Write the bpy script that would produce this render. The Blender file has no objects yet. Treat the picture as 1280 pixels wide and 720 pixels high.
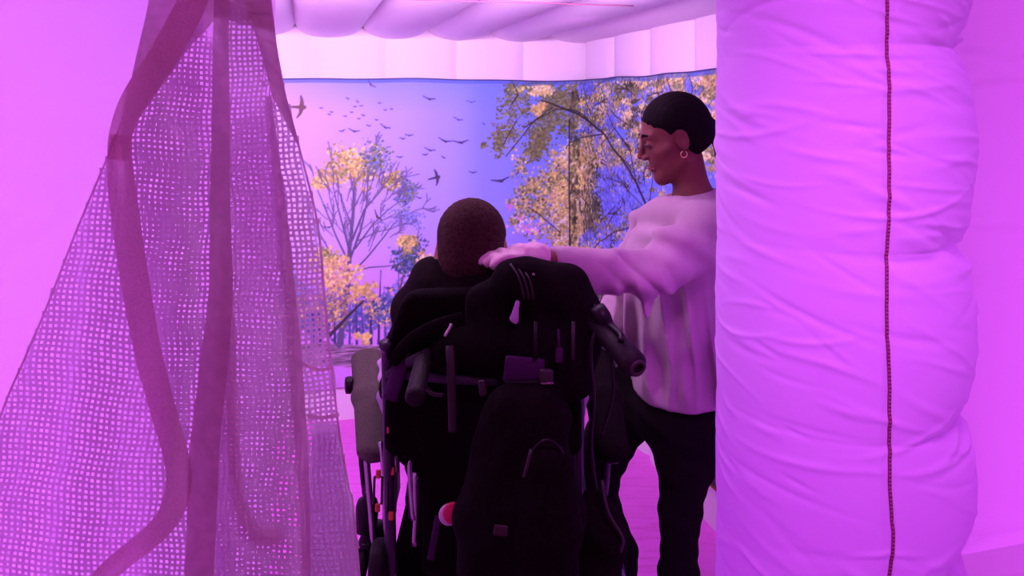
import bpy, bmesh, math, random
import numpy as np
from mathutils import Vector, Matrix

random.seed(7)
rng = np.random.default_rng(7)
scene = bpy.context.scene
COL = scene.collection

# ------------------------------------------------------------------ camera, world, lights, exposure
F, CX, HY, CAMZ = 960.0, 640.0, 130.0, 1.6        # focal length in px, centre column, horizon row, eye height
cam_d = bpy.data.cameras.new('camera')
cam = bpy.data.objects.new('camera', cam_d); COL.objects.link(cam)
cam.location = (0, 0, CAMZ); cam.rotation_euler = (math.pi/2, 0, 0)
cam_d.sensor_width = 36; cam_d.lens = 36*F/1280
cam_d.shift_y = -(360-HY)/1280; cam_d.clip_start = .05
scene.camera = cam

world = bpy.data.worlds.new('world'); scene.world = world
world.use_nodes = True
world.node_tree.nodes['Background'].inputs[0].default_value = (1.0, .17, .72, 1)
world.node_tree.nodes['Background'].inputs[1].default_value = .20

scene.view_settings.view_transform = 'Standard'
scene.view_settings.look = 'None'
scene.view_settings.exposure = 0
scene.view_settings.gamma = 1
scene.view_settings.use_curve_mapping = False

# the room is turned about 15 degrees against the camera
YAW = math.atan2(260, F)
EW = Vector((math.cos(YAW), math.sin(YAW), 0))     # along the back wall, to the right
ED = Vector((-math.sin(YAW), math.cos(YAW), 0))    # along the right wall, away from the viewer
CORNER = Vector((.42, 4.27, 0))                    # back right corner on the floor
def R(a, t, z): return CORNER + EW*a - ED*t + Vector((0, 0, z))
def P(px, py, d): return Vector(((px-CX)/F*d, d, CAMZ-(py-HY)/F*d))

def area(name, loc, target, sx, sy, power, col):
    l = bpy.data.lights.new(name, 'AREA'); l.shape = 'RECTANGLE'; l.size = sx; l.size_y = sy
    l.energy = power; l.color = col
    o = bpy.data.objects.new(name, l); COL.objects.link(o)
    o.location = loc; o.rotation_euler = (Vector(target)-Vector(loc)).to_track_quat('-Z', 'Y').to_euler()
    return o
def point(name, loc, power, col, r=.05):
    l = bpy.data.lights.new(name, 'POINT'); l.energy = power; l.color = col; l.shadow_soft_size = r
    o = bpy.data.objects.new(name, l); COL.objects.link(o); o.location = loc
    return o
PINK = (.95, .52, 1.0); VIOLET = (.55, .035, 1.0); MAG = (.68, .12, 1.0)
# LED bar under the ceiling; the lamps after it are unseen, added fill
bar = area('led_bar', R(-1.45, 2.08, 1.87), R(-1.4, 0, 1.86), 1.5, .10, 33, PINK); bar.data.spread = math.radians(140)
column_fill = area('fill_light_column', (.40, .55, 2.3), (.72, 1.45, 1.05), .5, .06, 3.2, (.80, .13, 1)); column_fill.data.spread = math.radians(64)  # unseen lamp outside the doorway, added to graze the column's wrinkles
area('fill_light_right', R(-.55, 1.2, 1.9), R(-.1, .9, .6), .12, 1.0, 2.6, (1.0, .26, 1.0))  # unseen fill added to brighten the right wall and the floor there
area('fill_light_floor', R(-.75, 2.1, 1.98), R(-.7, 1.6, 0), 1.0, .1, 2.5, (1, .2, .85))  # unseen fill from above, added to brighten the floor

# ------------------------------------------------------------------ mesh helpers
def link(o, parent=None):
    COL.objects.link(o)
    if parent is not None:
        o.parent = parent
        o.matrix_parent_inverse = Matrix.Translation(-parent.location)
    return o
def mesh_obj(name, verts, faces, mat, parent=None, smooth=True):
    me = bpy.data.meshes.new(name)
    me.from_pydata([tuple(v) for v in verts], [], [tuple(f) for f in faces])
    if smooth: me.polygons.foreach_set('use_smooth', [True]*len(me.polygons))
    me.materials.append(mat); me.update()
    return link(bpy.data.objects.new(name, me), parent)
def np_obj(name, V, Q, mat, parent=None, smooth=True):
    V = np.asarray(V, np.float32); Q = np.asarray(Q, np.int32); k = Q.shape[1]
    me = bpy.data.meshes.new(name)
    me.vertices.add(len(V)); me.vertices.foreach_set('co', V.ravel())
    me.loops.add(Q.size); me.loops.foreach_set('vertex_index', Q.ravel())
    me.polygons.add(len(Q)); me.polygons.foreach_set('loop_start', np.arange(0, Q.size, k, dtype=np.int32))
    me.update(calc_edges=True); me.validate()
    if smooth: me.polygons.foreach_set('use_smooth', [True]*len(me.polygons))
    me.materials.append(mat); me.update()
    return link(bpy.data.objects.new(name, me), parent)
def bm_obj(name, bm, mat, parent=None, smooth=True):
    me = bpy.data.meshes.new(name); bm.to_mesh(me); bm.free()
    if smooth: me.polygons.foreach_set('use_smooth', [True]*len(me.polygons))
    me.materials.append(mat); me.update()
    return link(bpy.data.objects.new(name, me), parent)
def grid_faces(n, m, wrap=False):
    """faces of an n x m vertex grid, row-major; wrap closes the second direction"""
    i, j = np.meshgrid(np.arange(n-1), np.arange(m if wrap else m-1), indexing='ij')
    j2 = (j+1) % m
    return np.stack([i*m+j, i*m+j2, (i+1)*m+j2, (i+1)*m+j], -1).reshape(-1, 4)
def empty(name, loc, label, cat, group=None):
    o = bpy.data.objects.new(name, None); o.location = loc; o.empty_display_size = .1
    COL.objects.link(o); o['label'] = label; o['category'] = cat
    if group: o['group'] = group
    return o
def struct(o): o['kind'] = 'structure'; return o
def catmull(pts, n):
    pts = [Vector(p) for p in pts]
    if len(pts) == 2: return [pts[0].lerp(pts[1], i/n) for i in range(n+1)]
    ext = [pts[0]*2-pts[1]] + pts + [pts[-1]*2-pts[-2]]
    out = []
    for i in range(1, len(ext)-2):
        a, b, c, d = ext[i-1:i+3]
        for k in range(n):
            t = k/n
            out.append(.5*((2*b)+(c-a)*t+(2*a-5*b+4*c-d)*t*t+(3*b-a-3*c+d)*t**3))
    out.append(pts[-1])
    return out
def add_tube(bm, pts, r, seg=10, flat=None, up=None):
    """sweep an ellipse along pts; r number or list; flat = ratio of second axis"""
    pts = [Vector(p) for p in pts]; n = len(pts)
    rs = r if isinstance(r, (list, tuple)) else [r]*n
    rings = []; prev = None
    for i, p in enumerate(pts):
        t = (pts[min(i+1, n-1)]-pts[max(i-1, 0)]).normalized()
        if prev is None:
            ref = Vector(up) if up else (Vector((0, 0, 1)) if abs(t.z) < .9 else Vector((1, 0, 0)))
            u = (ref-t*ref.dot(t)).normalized()
        else:
            u = (prev-t*prev.dot(t)).normalized()
        prev = u; w = t.cross(u)
        k = flat if flat else 1
        rings.append([bm.verts.new(p+u*rs[i]*math.cos(a)+w*rs[i]*k*math.sin(a))
                      for a in [2*math.pi*j/seg for j in range(seg)]])
    for a, b in zip(rings, rings[1:]):
        for j in range(seg): bm.faces.new((a[j], a[(j+1) % seg], b[(j+1) % seg], b[j]))
    bm.faces.new(rings[0][::-1]); bm.faces.new(rings[-1])
def tube(name, pts, r, mat, parent=None, n=1, seg=10, flat=None, up=None):
    bm = bmesh.new()
    if n > 1: pts = catmull(pts, n)
    add_tube(bm, pts, r, seg, flat, up)
    return bm_obj(name, bm, mat, parent)
def rbox(name, c, size, mat, parent=None, rot=(0, 0, 0), bev=.005, seg=2):
    bm = bmesh.new(); bmesh.ops.create_cube(bm, size=1)
    bmesh.ops.scale(bm, vec=size, verts=bm.verts)
    bmesh.ops.bevel(bm, geom=list(bm.edges), offset=min(bev, min(size)*.45), segments=seg, affect='EDGES', profile=.5)
    from mathutils import Euler
    M = Matrix.Translation(Vector(c)) @ Euler(rot).to_matrix().to_4x4()
    bmesh.ops.transform(bm, matrix=M, verts=bm.verts)
    o = bm_obj(name, bm, mat, parent, smooth=True)
    return o
def lathe(name, c, axis, prof, mat, parent=None, seg=32):
    """prof: list of (radius, offset along axis)"""
    axis = Vector(axis).normalized(); u = axis.orthogonal().normalized(); w = axis.cross(u); c = Vector(c)
    V = []; 
    for r, h in prof:
        for j in range(seg):
            a = 2*math.pi*j/seg; V.append(c+axis*h+(u*math.cos(a)+w*math.sin(a))*r)
    Fc = [tuple(f) for f in grid_faces(len(prof), seg, True)]
    Fc.append(tuple(range(seg))[::-1]); Fc.append(tuple(range((len(prof)-1)*seg, len(prof)*seg)))
    return mesh_obj(name, V, Fc, mat, parent)

# ---- implicit surfaces (smooth unions), meshed with surface nets
def ell(p, c, r):
    q = p-np.array(c, np.float32); r = np.array(r, np.float32)
    k0 = np.linalg.norm(q/r, axis=-1); k1 = np.linalg.norm(q/(r*r), axis=-1)+1e-9
    return k0*(k0-1)/k1
def cap(p, a, b, ra, rb=None, sc=None):
    """tapered capsule; sc stretches space (a value under 1 makes it thicker along that axis)"""
    rb = ra if rb is None else rb
    a = np.array(a, np.float32); b = np.array(b, np.float32); q = p-a; ba = b-a
    if sc is not None:
        s = np.array(sc, np.float32); q = q*s; ba = ba*s
    h = np.clip((q@ba)/max(float(ba@ba), 1e-9), 0, 1)
    return np.linalg.norm(q-h[..., None]*ba, axis=-1)-(ra+(rb-ra)*h)
def smin(a, b, k):
    h = np.clip(.5+.5*(b-a)/k, 0, 1)
    return b*(1-h)+a*h-k*h*(1-h)
def smax(a, b, k): return -smin(-a, -b, k)
def chain(p, pts, rs, k=.02, sc=None):
    d = None
    for i in range(len(pts)-1):
        e = cap(p, pts[i], pts[i+1], rs[i], rs[i+1], sc)
        d = e if d is None else smin(d, e, k)
    return d
def surf(name, fn, lo, hi, res, mat, parent=None):
    """mesh the zero surface of fn; evaluated coarsely first, then closely only near the surface"""
    lo = np.array(lo, np.float32); hi = np.array(hi, np.float32); B = 4
    nb = np.ceil((hi-lo)/(res*B)).astype(int)+1; n = nb*B
    cax = [lo[i]+res*(B*np.arange(nb[i], dtype=np.float32)+(B-1)/2) for i in range(3)]
    fc = fn(np.stack(np.meshgrid(*cax, indexing='ij'), -1)).astype(np.float32)
    big = np.repeat(np.repeat(np.repeat(fc, B, 0), B, 1), B, 2)
    near = np.abs(big) < res*12
    w = np.argwhere(near)
    big[near] = fn(lo+w.astype(np.float32)*res).astype(np.float32)
    f = big; s = f < 0
    a = s[:-1, :-1, :-1]; some = np.zeros(a.shape, bool)
    corners = [(x, y, z) for x in (0, 1) for y in (0, 1) for z in (0, 1)]
    for A in corners[1:]:
        some |= a != s[A[0]:n[0]-1+A[0], A[1]:n[1]-1+A[1], A[2]:n[2]-1+A[2]]
    cell = np.argwhere(some)
    acc = np.zeros((len(cell), 3), np.float32); cnt = np.zeros(len(cell), np.float32)
    val = {A: f[cell[:, 0]+A[0], cell[:, 1]+A[1], cell[:, 2]+A[2]] for A in corners}
    for A in corners:
        for i in range(3):
            if A[i] == 0:
                C = list(A); C[i] = 1; fa, fb = val[A], val[tuple(C)]
                x = (fa < 0) != (fb < 0)
                t = np.where(x, fa/np.where(x, fa-fb, 1), 0)
                off = np.tile(np.array(A, np.float32), (len(cell), 1)); off[:, i] += t
                acc += off*x[:, None]; cnt += x
    idx = -np.ones(some.shape, np.int64); idx[some] = np.arange(len(cell))
    V = (cell+acc/cnt[:, None])*res+lo
    Q = []
    for i in range(3):
        j, k = (i+1) % 3, (i+2) % 3
        a = [slice(1, n[m]-1) for m in range(3)]; a[i] = slice(0, n[i]-1); a = tuple(a)
        b = list(a); b[i] = slice(1, n[i]); b = tuple(b)
        sa, sb = s[a], s[b]
        for flip, mask in ((False, sa & ~sb), (True, ~sa & sb)):
            w = np.argwhere(mask)
            if not len(w): continue
            o = np.ones(3, int); o[i] = 0; w = w+o
            def at(dj, dk):
                u = w.copy(); u[:, j] -= dj; u[:, k] -= dk
                return idx[u[:, 0], u[:, 1], u[:, 2]]
            q = np.stack([at(1, 1), at(0, 1), at(0, 0), at(1, 0)], -1)
            Q.append(q[:, ::-1] if flip else q)
    Q = np.concatenate(Q)
    Q = Q[(Q >= 0).all(1)]
    return np_obj(name, V, Q, mat, parent)

# ------------------------------------------------------------------ materials
def mat(name, col, rough=.7, spec=.3, metal=0, noise=None, bump=None, trans=0, sheen=0, alpha=None):
    """noise: (scale, amount) colour mottling; bump: (scale, strength); trans: share of light let through"""
    m = bpy.data.materials.new(name); m.use_nodes = True
    nt = m.node_tree; b = nt.nodes['Principled BSDF']; L = nt.links.new
    b.inputs['Base Color'].default_value = (*col, 1); b.inputs['Roughness'].default_value = rough
    b.inputs['Metallic'].default_value = metal; b.inputs['Specular IOR Level'].default_value = spec
    if sheen: b.inputs['Sheen Weight'].default_value = sheen
    tc = nt.nodes.new('ShaderNodeTexCoord')
    colsock = None
    if noise:
        n = nt.nodes.new('ShaderNodeTexNoise'); n.inputs['Scale'].default_value = noise[0]; n.inputs['Detail'].default_value = 6
        L(tc.outputs['Object'], n.inputs['Vector'])
        r = nt.nodes.new('ShaderNodeMapRange'); r.inputs['From Min'].default_value = .3; r.inputs['From Max'].default_value = .7
        r.inputs['To Min'].default_value = 1-noise[1]; r.inputs['To Max'].default_value = 1+noise[1]*.4
        L(n.outputs['Fac'], r.inputs['Value'])
        x = nt.nodes.new('ShaderNodeVectorMath'); x.operation = 'SCALE'; x.inputs[0].default_value = col
        L(r.outputs[0], x.inputs['Scale']); L(x.outputs[0], b.inputs['Base Color']); colsock = x.outputs[0]
    if bump:
        n = nt.nodes.new('ShaderNodeTexNoise'); n.inputs['Scale'].default_value = bump[0]; n.inputs['Detail'].default_value = 4
        L(tc.outputs['Object'], n.inputs['Vector'])
        u = nt.nodes.new('ShaderNodeBump'); u.inputs['Strength'].default_value = bump[1]; u.inputs['Distance'].default_value = .004
        L(n.outputs['Fac'], u.inputs['Height']); L(u.outputs[0], b.inputs['Normal'])
    if trans:
        t = nt.nodes.new('ShaderNodeBsdfTranslucent'); t.inputs[0].default_value = (*col, 1)
        if colsock: L(colsock, t.inputs[0])
        mx = nt.nodes.new('ShaderNodeMixShader'); mx.inputs[0].default_value = trans
        L(b.outputs[0], mx.inputs[1]); L(t.outputs[0], mx.inputs[2])
        L(mx.outputs[0], nt.nodes['Material Output'].inputs['Surface'])
    return m
M = {}
M['inflate'] = mat('white_nylon_translucent', (.86, .82, .88), .55, .25, bump=(9, .15), trans=.5)
M['wall'] = mat('white_nylon', (.88, .83, .90), .6, .2, bump=(7, .15))
M['net'] = mat('net_thread', (.88, .76, .88), .8, .1, trans=.55)
M['tape'] = mat('hem_tape', (.90, .66, .72), .8, .1, noise=(300, .15), trans=.6)
M['sheer'] = mat('sheer_cloth', (.88, .70, .78), .8, .1, noise=(60, .12), trans=.5)
M['flap'] = mat('white_cloth', (.85, .78, .95), .7, .2, noise=(14, .12), trans=.5)
M['zip'] = mat('zip_tape', (.30, .08, .16), .7, .2)
M['zipteeth'] = mat('zip_teeth', (.45, .16, .28), .4, .4)
M['skin_w'] = mat('brown_skin', (.20, .07, .052), .55, .25, noise=(40, .08), bump=(350, .1))
M['skin_m'] = mat('fair_skin', (.38, .17, .12), .55, .3, noise=(40, .1), bump=(350, .1))
M['hair_w'] = mat('black_hair', (.006, .004, .004), .7, .08, bump=(220, .2))
M['hair_m'] = mat('short_brown_hair', (.075, .036, .030), .85, .08, noise=(160, .5), bump=(420, 1.0))
M['sweater'] = mat('white_sweatshirt', (.50, .39, .44), .9, .1, noise=(25, .06), bump=(300, .25), sheen=.2)
M['leggings'] = mat('black_leggings', (.008, .006, .007), .85, .08, bump=(200, .1))
M['glove'] = mat('vinyl_glove', (.74, .52, .58), .4, .45, noise=(30, .15), bump=(55, .9))
M['gold'] = mat('gold', (.9, .6, .3), .25, .5, metal=1)
M['lip'] = mat('lips', (.34, .10, .10), .45, .4)
M['eyewhite'] = mat('eye_white', (.16, .12, .12), .4, .3)
M['dark'] = mat('dark_iris', (.015, .01, .01), .3, .5)
M['jacket'] = mat('black_jacket', (.012, .008, .008), .9, .05, noise=(60, .3), bump=(80, .4))
M['shirt'] = mat('lilac_shirt', (.55, .40, .62), .85, .1, bump=(200, .2))
M['trouser'] = mat('dark_trousers', (.02, .02, .03), .85, .1)
M['shoe'] = mat('dark_shoe', (.03, .03, .03), .5, .3)
M['black'] = mat('black_plastic', (.010, .008, .009), .45, .25)
M['rubber'] = mat('rubber', (.014, .011, .012), .6, .2, bump=(120, .3))
M['fabric'] = mat('black_canvas', (.008, .006, .006), .9, .05, noise=(90, .3), bump=(150, .5))
M['pad'] = mat('grey_pad', (.115, .10, .08), .8, .15, noise=(240, .35), bump=(320, .4))
M['chrome'] = mat('chrome', (.45, .40, .46), .22, .5, metal=1)
M['frame'] = mat('dark_painted_frame', (.05, .04, .06), .3, .5, metal=.4)
M['plum'] = mat('plum_fabric', (.06, .012, .07), .7, .2, bump=(200, .3))
M['orange'] = mat('orange_tab', (.7, .16, .07), .5, .3)
M['red'] = mat('red_reflector', (.75, .035, .12), .3, .6)
M['white'] = mat('white_plastic', (.75, .7, .72), .4, .4)
M['greypipe'] = mat('grey_piping', (.045, .036, .036), .5, .3)

def floor_mat():
    m = bpy.data.materials.new('vinyl_floor'); m.use_nodes = True
    nt = m.node_tree; b = nt.nodes['Principled BSDF']; L = nt.links.new
    tc = nt.nodes.new('ShaderNodeTexCoord')
    mp = nt.nodes.new('ShaderNodeMapping'); mp.inputs['Scale'].default_value = (3, 26, 1)
    L(tc.outputs['Object'], mp.inputs[0])
    n = nt.nodes.new('ShaderNodeTexNoise'); n.inputs['Scale'].default_value = 1.6; n.inputs['Detail'].default_value = 8
    L(mp.outputs[0], n.inputs['Vector'])
    n2 = nt.nodes.new('ShaderNodeTexNoise'); n2.inputs['Scale'].default_value = 60; n2.inputs['Detail'].default_value = 3
    L(tc.outputs['Object'], n2.inputs['Vector'])
    a = nt.nodes.new('ShaderNodeMath'); a.operation = 'MULTIPLY_ADD'; a.inputs[1].default_value = .35
    L(n2.outputs[0], a.inputs[0]); L(n.outputs[0], a.inputs[2])
    r = nt.nodes.new('ShaderNodeValToRGB')
    r.color_ramp.elements[0].position = .42; r.color_ramp.elements[0].color = (.84, .14, .68, 1)
    r.color_ramp.elements[1].position = .72; r.color_ramp.elements[1].color = (.97, .20, .86, 1)
    L(a.outputs[0], r.inputs[0]); L(r.outputs[0], b.inputs['Base Color'])
    b.inputs['Roughness'].default_value = .5; b.inputs['Specular IOR Level'].default_value = .25
    return m
M['floor'] = floor_mat()

# ------------------------------------------------------------------ the setting
floor = struct(rbox('floor', (0, 2, -.05), (8, 8, .1), M['floor'], None, (0, 0, 0), .002, 1))

def pillow(w, h, depth, n=14, m=14, e=.5, pin_ends=True):
    """an inflated rectangular panel in local x, y bulging to +z, edges at z = 0"""
    V = []
    for i in range(n+1):
        for j in range(m+1):
            u, v = i/n, j/m
            bu = (max(0, 4*u*(1-u)))**e; bv = (max(0, 4*v*(1-v)))**e if pin_ends else 1
            V.append((w*(u-.5), h*v, depth*bu*bv))
    return V, grid_faces(n+1, m+1)
def panel_run(name, parent, meshdata, mats):
    """copies of one inflated panel with the given matrices, children of a wall or the ceiling"""
    for k, Mx in enumerate(mats):
        o = bpy.data.objects.new(name, meshdata); COL.objects.link(o)
        o.parent = parent; o.matrix_parent_inverse = Matrix.Translation(-parent.location); o.matrix_basis = Mx
def basis(o, x, y, z):
    m = Matrix.Identity(4)
    for i, v in enumerate((x, y, z)):
        for j in range(3): m[j][i] = v[j]
    for j in range(3): m[j][3] = o[j]
    return m
def panel_mesh(name, V, Fc, material):
    me = bpy.data.meshes.new(name); me.from_pydata(V, [], [tuple(int(i) for i in f) for f in Fc])
    me.polygons.foreach_set('use_smooth', [True]*len(me.polygons)); me.materials.append(material); me.update()
    return me
def slab(name, pts, z0, z1, th):
    """backing sheet of a wall: a thin box between two floor points"""
    a, b = pts; d = (b-a).normalized(); nrm = Vector((d.y, -d.x, 0))*th
    V = [a+Vector((0, 0, z0)), b+Vector((0, 0, z0)), b-nrm+Vector((0, 0, z0)), a-nrm+Vector((0, 0, z0))]
    V += [v+Vector((0, 0, z1-z0)) for v in V]
    return struct(mesh_obj(name, V, [(0, 1, 2, 3)[::-1], (4, 5, 6, 7), (0, 1, 5, 4), (1, 2, 6, 5), (2, 3, 7, 6), (3, 0, 4, 7)], M['wall'], smooth=False))
Z = Vector((0, 0, 1)); TOP = 1.985
# back wall and right wall: backing sheets that carry upright inflated ribs
wall_back = slab('wall_back', (R(-3.0, 0, 0), R(0, 0, 0)), 0, TOP+.1, .06)
V, Fc = pillow(.37, TOP, .035, 12, 6, .55, False)
rib = panel_mesh('rib', V, Fc, M['wall'])
panel_run('rib', wall_back, rib, [basis(R(-.185-.37*k, .001, 0), EW, Z, -ED) for k in range(8)])
wall_right = slab('wall_right', (R(0, 0, 0), R(0, 2.25, 0)), 0, TOP+.1, .06)
V, Fc = pillow(.41, TOP, .035, 12, 6, .55, False)
rib2 = panel_mesh('rib', V, Fc, M['wall'])
panel_run('rib', wall_right, rib2, [basis(R(-.001, .19-.205+.205+.41*k, 0), -ED, Z, -EW) for k in range(5)])
wall_far_left = slab('wall_left', (R(-3.0, 2.3, 0), R(-3.0, 0, 0)), 0, TOP+.1, .06)
V, Fc = pillow(.41, TOP, .035, 12, 6, .55, False)
panel_run('rib', wall_far_left, rib2, [basis(R(-2.999, .205+.41*k, 0), ED, Z, EW) for k in range(5)])
# quilted ceiling
a0, b0 = R(-3.0, 0, 0), R(0, 2.3, 0)
Vc = [R(-3.05, -.05, TOP+.02), R(.05, -.05, TOP+.02), R(.05, 2.62, TOP+.02), R(-3.05, 2.62, TOP+.02)]
Vc += [v+Z*.05 for v in Vc]
ceiling = struct(mesh_obj('ceiling', Vc, [(0, 1, 2, 3)[::-1], (4, 5, 6, 7), (0, 1, 5, 4), (1, 2, 6, 5), (2, 3, 7, 6), (3, 0, 4, 7)], M['wall'], smooth=False))
V, Fc = pillow(.33, 2.62, .065, 22, 8, .5, False)
cush = panel_mesh('cushion', V, Fc, M['wall'])
panel_run('cushion', ceiling, cush, [basis(R(-.08-.33*i, 0, TOP+.015), EW, -ED, -Z) for i in range(9)])
tube('seam_tape', [R(-1.55, 1.60, TOP-.047), R(-1.2, 1.58, TOP-.054), R(-.75, 1.62, TOP-.056), R(-.45, 1.62, TOP-.054)], 0.0018, M['zip'], ceiling, 8, 6)

# inflated slabs of the front wall (hollow, lit from within)
def wrinkle_field(TH, ZZ, n, zr, amp, seedv, thr=(-3.1, 3.1), wid=(.004, .012), ln=(.25, .9), slope=.05):
    r = np.random.default_rng(seedv); d = np.zeros_like(TH)
    for _ in range(n):
        t0, z0 = r.uniform(*thr), r.uniform(*zr)
        w, l = r.uniform(*wid), r.uniform(*ln); sl = r.normal(0, abs(slope))+(slope if slope < 0 else 0); a = amp*r.uniform(.3, 1)*(1 if r.random() < .55 else -1)
        bend = r.normal(0, .05)
        u = (TH-t0)/l
        z = ZZ-z0-sl*(TH-t0)-bend*(TH-t0)**2
        d += a*np.exp(-u**2)*np.exp(-(z/w)**2)
    return d
def front_slab(name, origin, length, th, z0, z1, seams, seedv, depth=.045, nth=200, nz=260):
    """rounded hollow slab along EW from origin, pinched at horizontal seams"""
    th_ = np.linspace(0, 2*np.pi, nth, endpoint=False); zz = np.linspace(z0, z1, nz)
    TH, ZZ = np.meshgrid(th_, zz)
    ca, sa = np.cos(TH), np.sin(TH); e = .22
    hx = np.sign(ca)*np.abs(ca)**e*length/2; hy = np.sign(sa)*np.abs(sa)**.45*th/2
    d = np.zeros_like(ZZ)
    ss = [z0-.3]+list(seams)+[z1+.3]
    for s0, s1 in zip(ss, ss[1:]):
        mk = (ZZ >= s0) & (ZZ < s1); u = np.clip((ZZ-s0)/(s1-s0), 0, 1)
        d[mk] = (np.clip(4*u*(1-u), 0, 1)**.45)[mk]
    inset = (1-d)*depth
    for s in seams: inset += wrinkle_field(TH*1.0, ZZ, 26, (s-.07, s+.07), .013, int(seedv+s*100), thr=(0, 6.3), ln=(.05, .35), slope=.12)
    inset += wrinkle_field(TH, ZZ, 60, (z0, z1), .003, seedv, thr=(0, 6.3), ln=(.1, .5), slope=.1)
    fx = 1-2*inset/length; fy = 1-2*inset/th
    c = Vector(origin)+EW*length/2
    X = c.x+EW.x*hx*fx+ED.x*hy*fy; Y = c.y+EW.y*hx*fx+ED.y*hy*fy
    V = np.stack([X, Y, ZZ], -1).reshape(-1, 3)
    return struct(np_obj(name, V, grid_faces(nz, nth, True), M['inflate']))
LJ = Vector((-.447, 1.45, 0))                        # right end of the left jamb
wall_front_left = front_slab('wall_front_left', LJ-EW*1.5, 1.5, .34, .01, 2.3, (1.30, .42), 3, depth=.035)
RJ = Vector((.86, 1.98, 0))
wall_front_right = front_slab('wall_front_right', RJ, 1.5, .34, .01, 2.3, (1.66, 1.25, .60, .44), 5, depth=.09)
lint = Vector((.1, 1.60, 0))
def rounded_beam(name, a, b, r, z, material):
    bmx = bmesh.new(); add_tube(bmx, [a+Z*z, a.lerp(b, .33)+Z*z, a.lerp(b, .66)+Z*z, b+Z*z], r, 24)
    return struct(bm_obj(name, bmx, material))
trim_1 = rounded_beam('trim_1', LJ-EW*.15+Z*0, LJ+EW*1.35, .16, 2.14, M['inflate'])
def inner_strip(name, c, length, h, power, col):
    """LED panel inside a hollow front slab, facing the viewer's side"""
    area(name, c+ED*.10, c-ED*1, length, h, power, col)
inner_strip('wall_led_left', LJ-EW*.75+Z*1.15, 1.3, 2.1, 17, MAG)
inner_strip('wall_led_right', RJ+EW*.75+Z*1.15, 1.3, 2.1, 15, (.72, .09, 1))

# ------------------------------------------------------------------ inflatable column with a zip
CC = np.array([.672, 1.58]); CR = .245
column = empty('inflatable_column', (CC[0], CC[1], 0), 'round white inflatable column with long dark zip, glowing violet beside the doorway', 'column')
zc0, zc1, nzc, ntc = .0, 2.12, 620, 240
th = np.linspace(-np.pi, np.pi, ntc, endpoint=False); zz = np.linspace(zc0, zc1, nzc)
TH, ZZ = np.meshgrid(th, zz)                        # theta 0 faces the camera (-Y), positive to the right (+X)
seams = [.05, .36, .744, 1.00, 1.335, 1.705, 2.1]
wr = 1/(1+np.exp(-(TH-.35)*5))                      # pinches show on the right of the zip
bul = np.zeros_like(ZZ)
for s0, s1 in zip(seams, seams[1:]):
    mk = (ZZ >= s0) & (ZZ < s1); u = np.clip((ZZ-s0)/(s1-s0), 0, 1)
    bul[mk] = (np.clip(4*u*(1-u), 0, 1)**.5)[mk]
RAD = CR-(1-bul)*.046*wr-(1-bul)*.004
RAD += wrinkle_field(TH, ZZ, 340, (.0, 2.0), .0050, 11, thr=(-1.9, 1.9), ln=(.1, .5), slope=-.06, wid=(.004, .011))
for s in seams: RAD += wrinkle_field(TH, ZZ, 20, (s-.05, s+.05), .006, int(40+s*50), thr=(.1, 1.9), ln=(.15, .5), slope=.05, wid=(.005, .012))
thz = -.06
RAD -= .007*np.exp(-((TH-thz)/.03)**2)              # the zip lies in a shallow groove
def colpt(t, z, off=0):
    i = int(np.clip((z-zc0)/(zc1-zc0)*(nzc-1), 0, nzc-1)); j = int(round((t+np.pi)/(2*np.pi)*ntc)) % ntc
    r = RAD[i, j]+off
    return Vector((CC[0]+r*math.sin(t), CC[1]-r*math.cos(t), z))
V = np.stack([CC[0]+RAD*np.sin(TH), CC[1]-RAD*np.cos(TH), ZZ], -1).reshape(-1, 3)
np_obj('column_body', V, grid_faces(nzc, ntc, True), M['inflate'], column)
zp = []
for k in range(150):
    z = .03+k*(2.05-.03)/149
    t = thz+.010*math.sin(z*9)+.012*math.sin(z*23+1)*math.exp(-((z-.98)/.35)**2)+.02*math.exp(-((z-1.0)/.05)**2)-.012*(z-1)
    zp.append(colpt(t, z, .0025))
bm = bmesh.new(); add_tube(bm, zp, .0034, 8, flat=.5, up=(1, 0, 0)); zt = bm_obj('zip_tape', bm, M['zip'], column)
bm = bmesh.new()
for k in range(0, 149):
    for h in (0, .5):
        c = zp[k].lerp(zp[k+1], h)+Vector((0, -.0025, 0))
        bmesh.ops.create_cube(bm, size=1, matrix=Matrix.Translation(c) @ Matrix.Diagonal((.0036, .002, .0028, 1)))
teeth = bm_obj('zip_teeth', bm, M['zipteeth'], zt, smooth=False); teeth['kind'] = 'stuff'
for k in range(6):
    point('column_led', (CC[0]+.03, CC[1]+.05, .15+.36*k), 1.25, VIOLET, .1)

# ------------------------------------------------------------------ printed woodland mural
MO = .055
def mural_pos(m):
    if m < 0: return R(m-MO, MO, 0)
    return R(-MO, MO+m, 0)
def mp(px, py):
    """where a ray meets the hanging: (distance along it from the corner, height, metres per px)"""
    kx = (px-CX)/F
    o = R(-MO, MO, 0)
    s = (o.x-kx*o.y)/(kx*EW.y-EW.x)                # back part: o + s*EW
    m = s
    d = o.y+s*EW.y
    if m > 0:
        t = (o.x-kx*o.y)/(ED.x-kx*ED.y); m = t; d = o.y-t*ED.y
    return m, CAMZ-(py-HY)/F*d, d/F
M0, M1, MZ0, MZ1, MR = -2.6, 2.05, .17, 1.735, .0042
mw, mh = int((M1-M0)/MR), int((MZ1-MZ0)/MR)
img = np.zeros((mh, mw, 3), np.float32)             # row 0 at the bottom
mm = M0+(np.arange(mw)+.5)*MR; mz = MZ0+(np.arange(mh)+.5)*MR
GM, GZ = np.meshgrid(mm, mz)
def c255(*c): return np.array(c, np.float32)/255
def mixc(a, b, t): return a*(1-t[..., None])+b*t[..., None]
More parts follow.
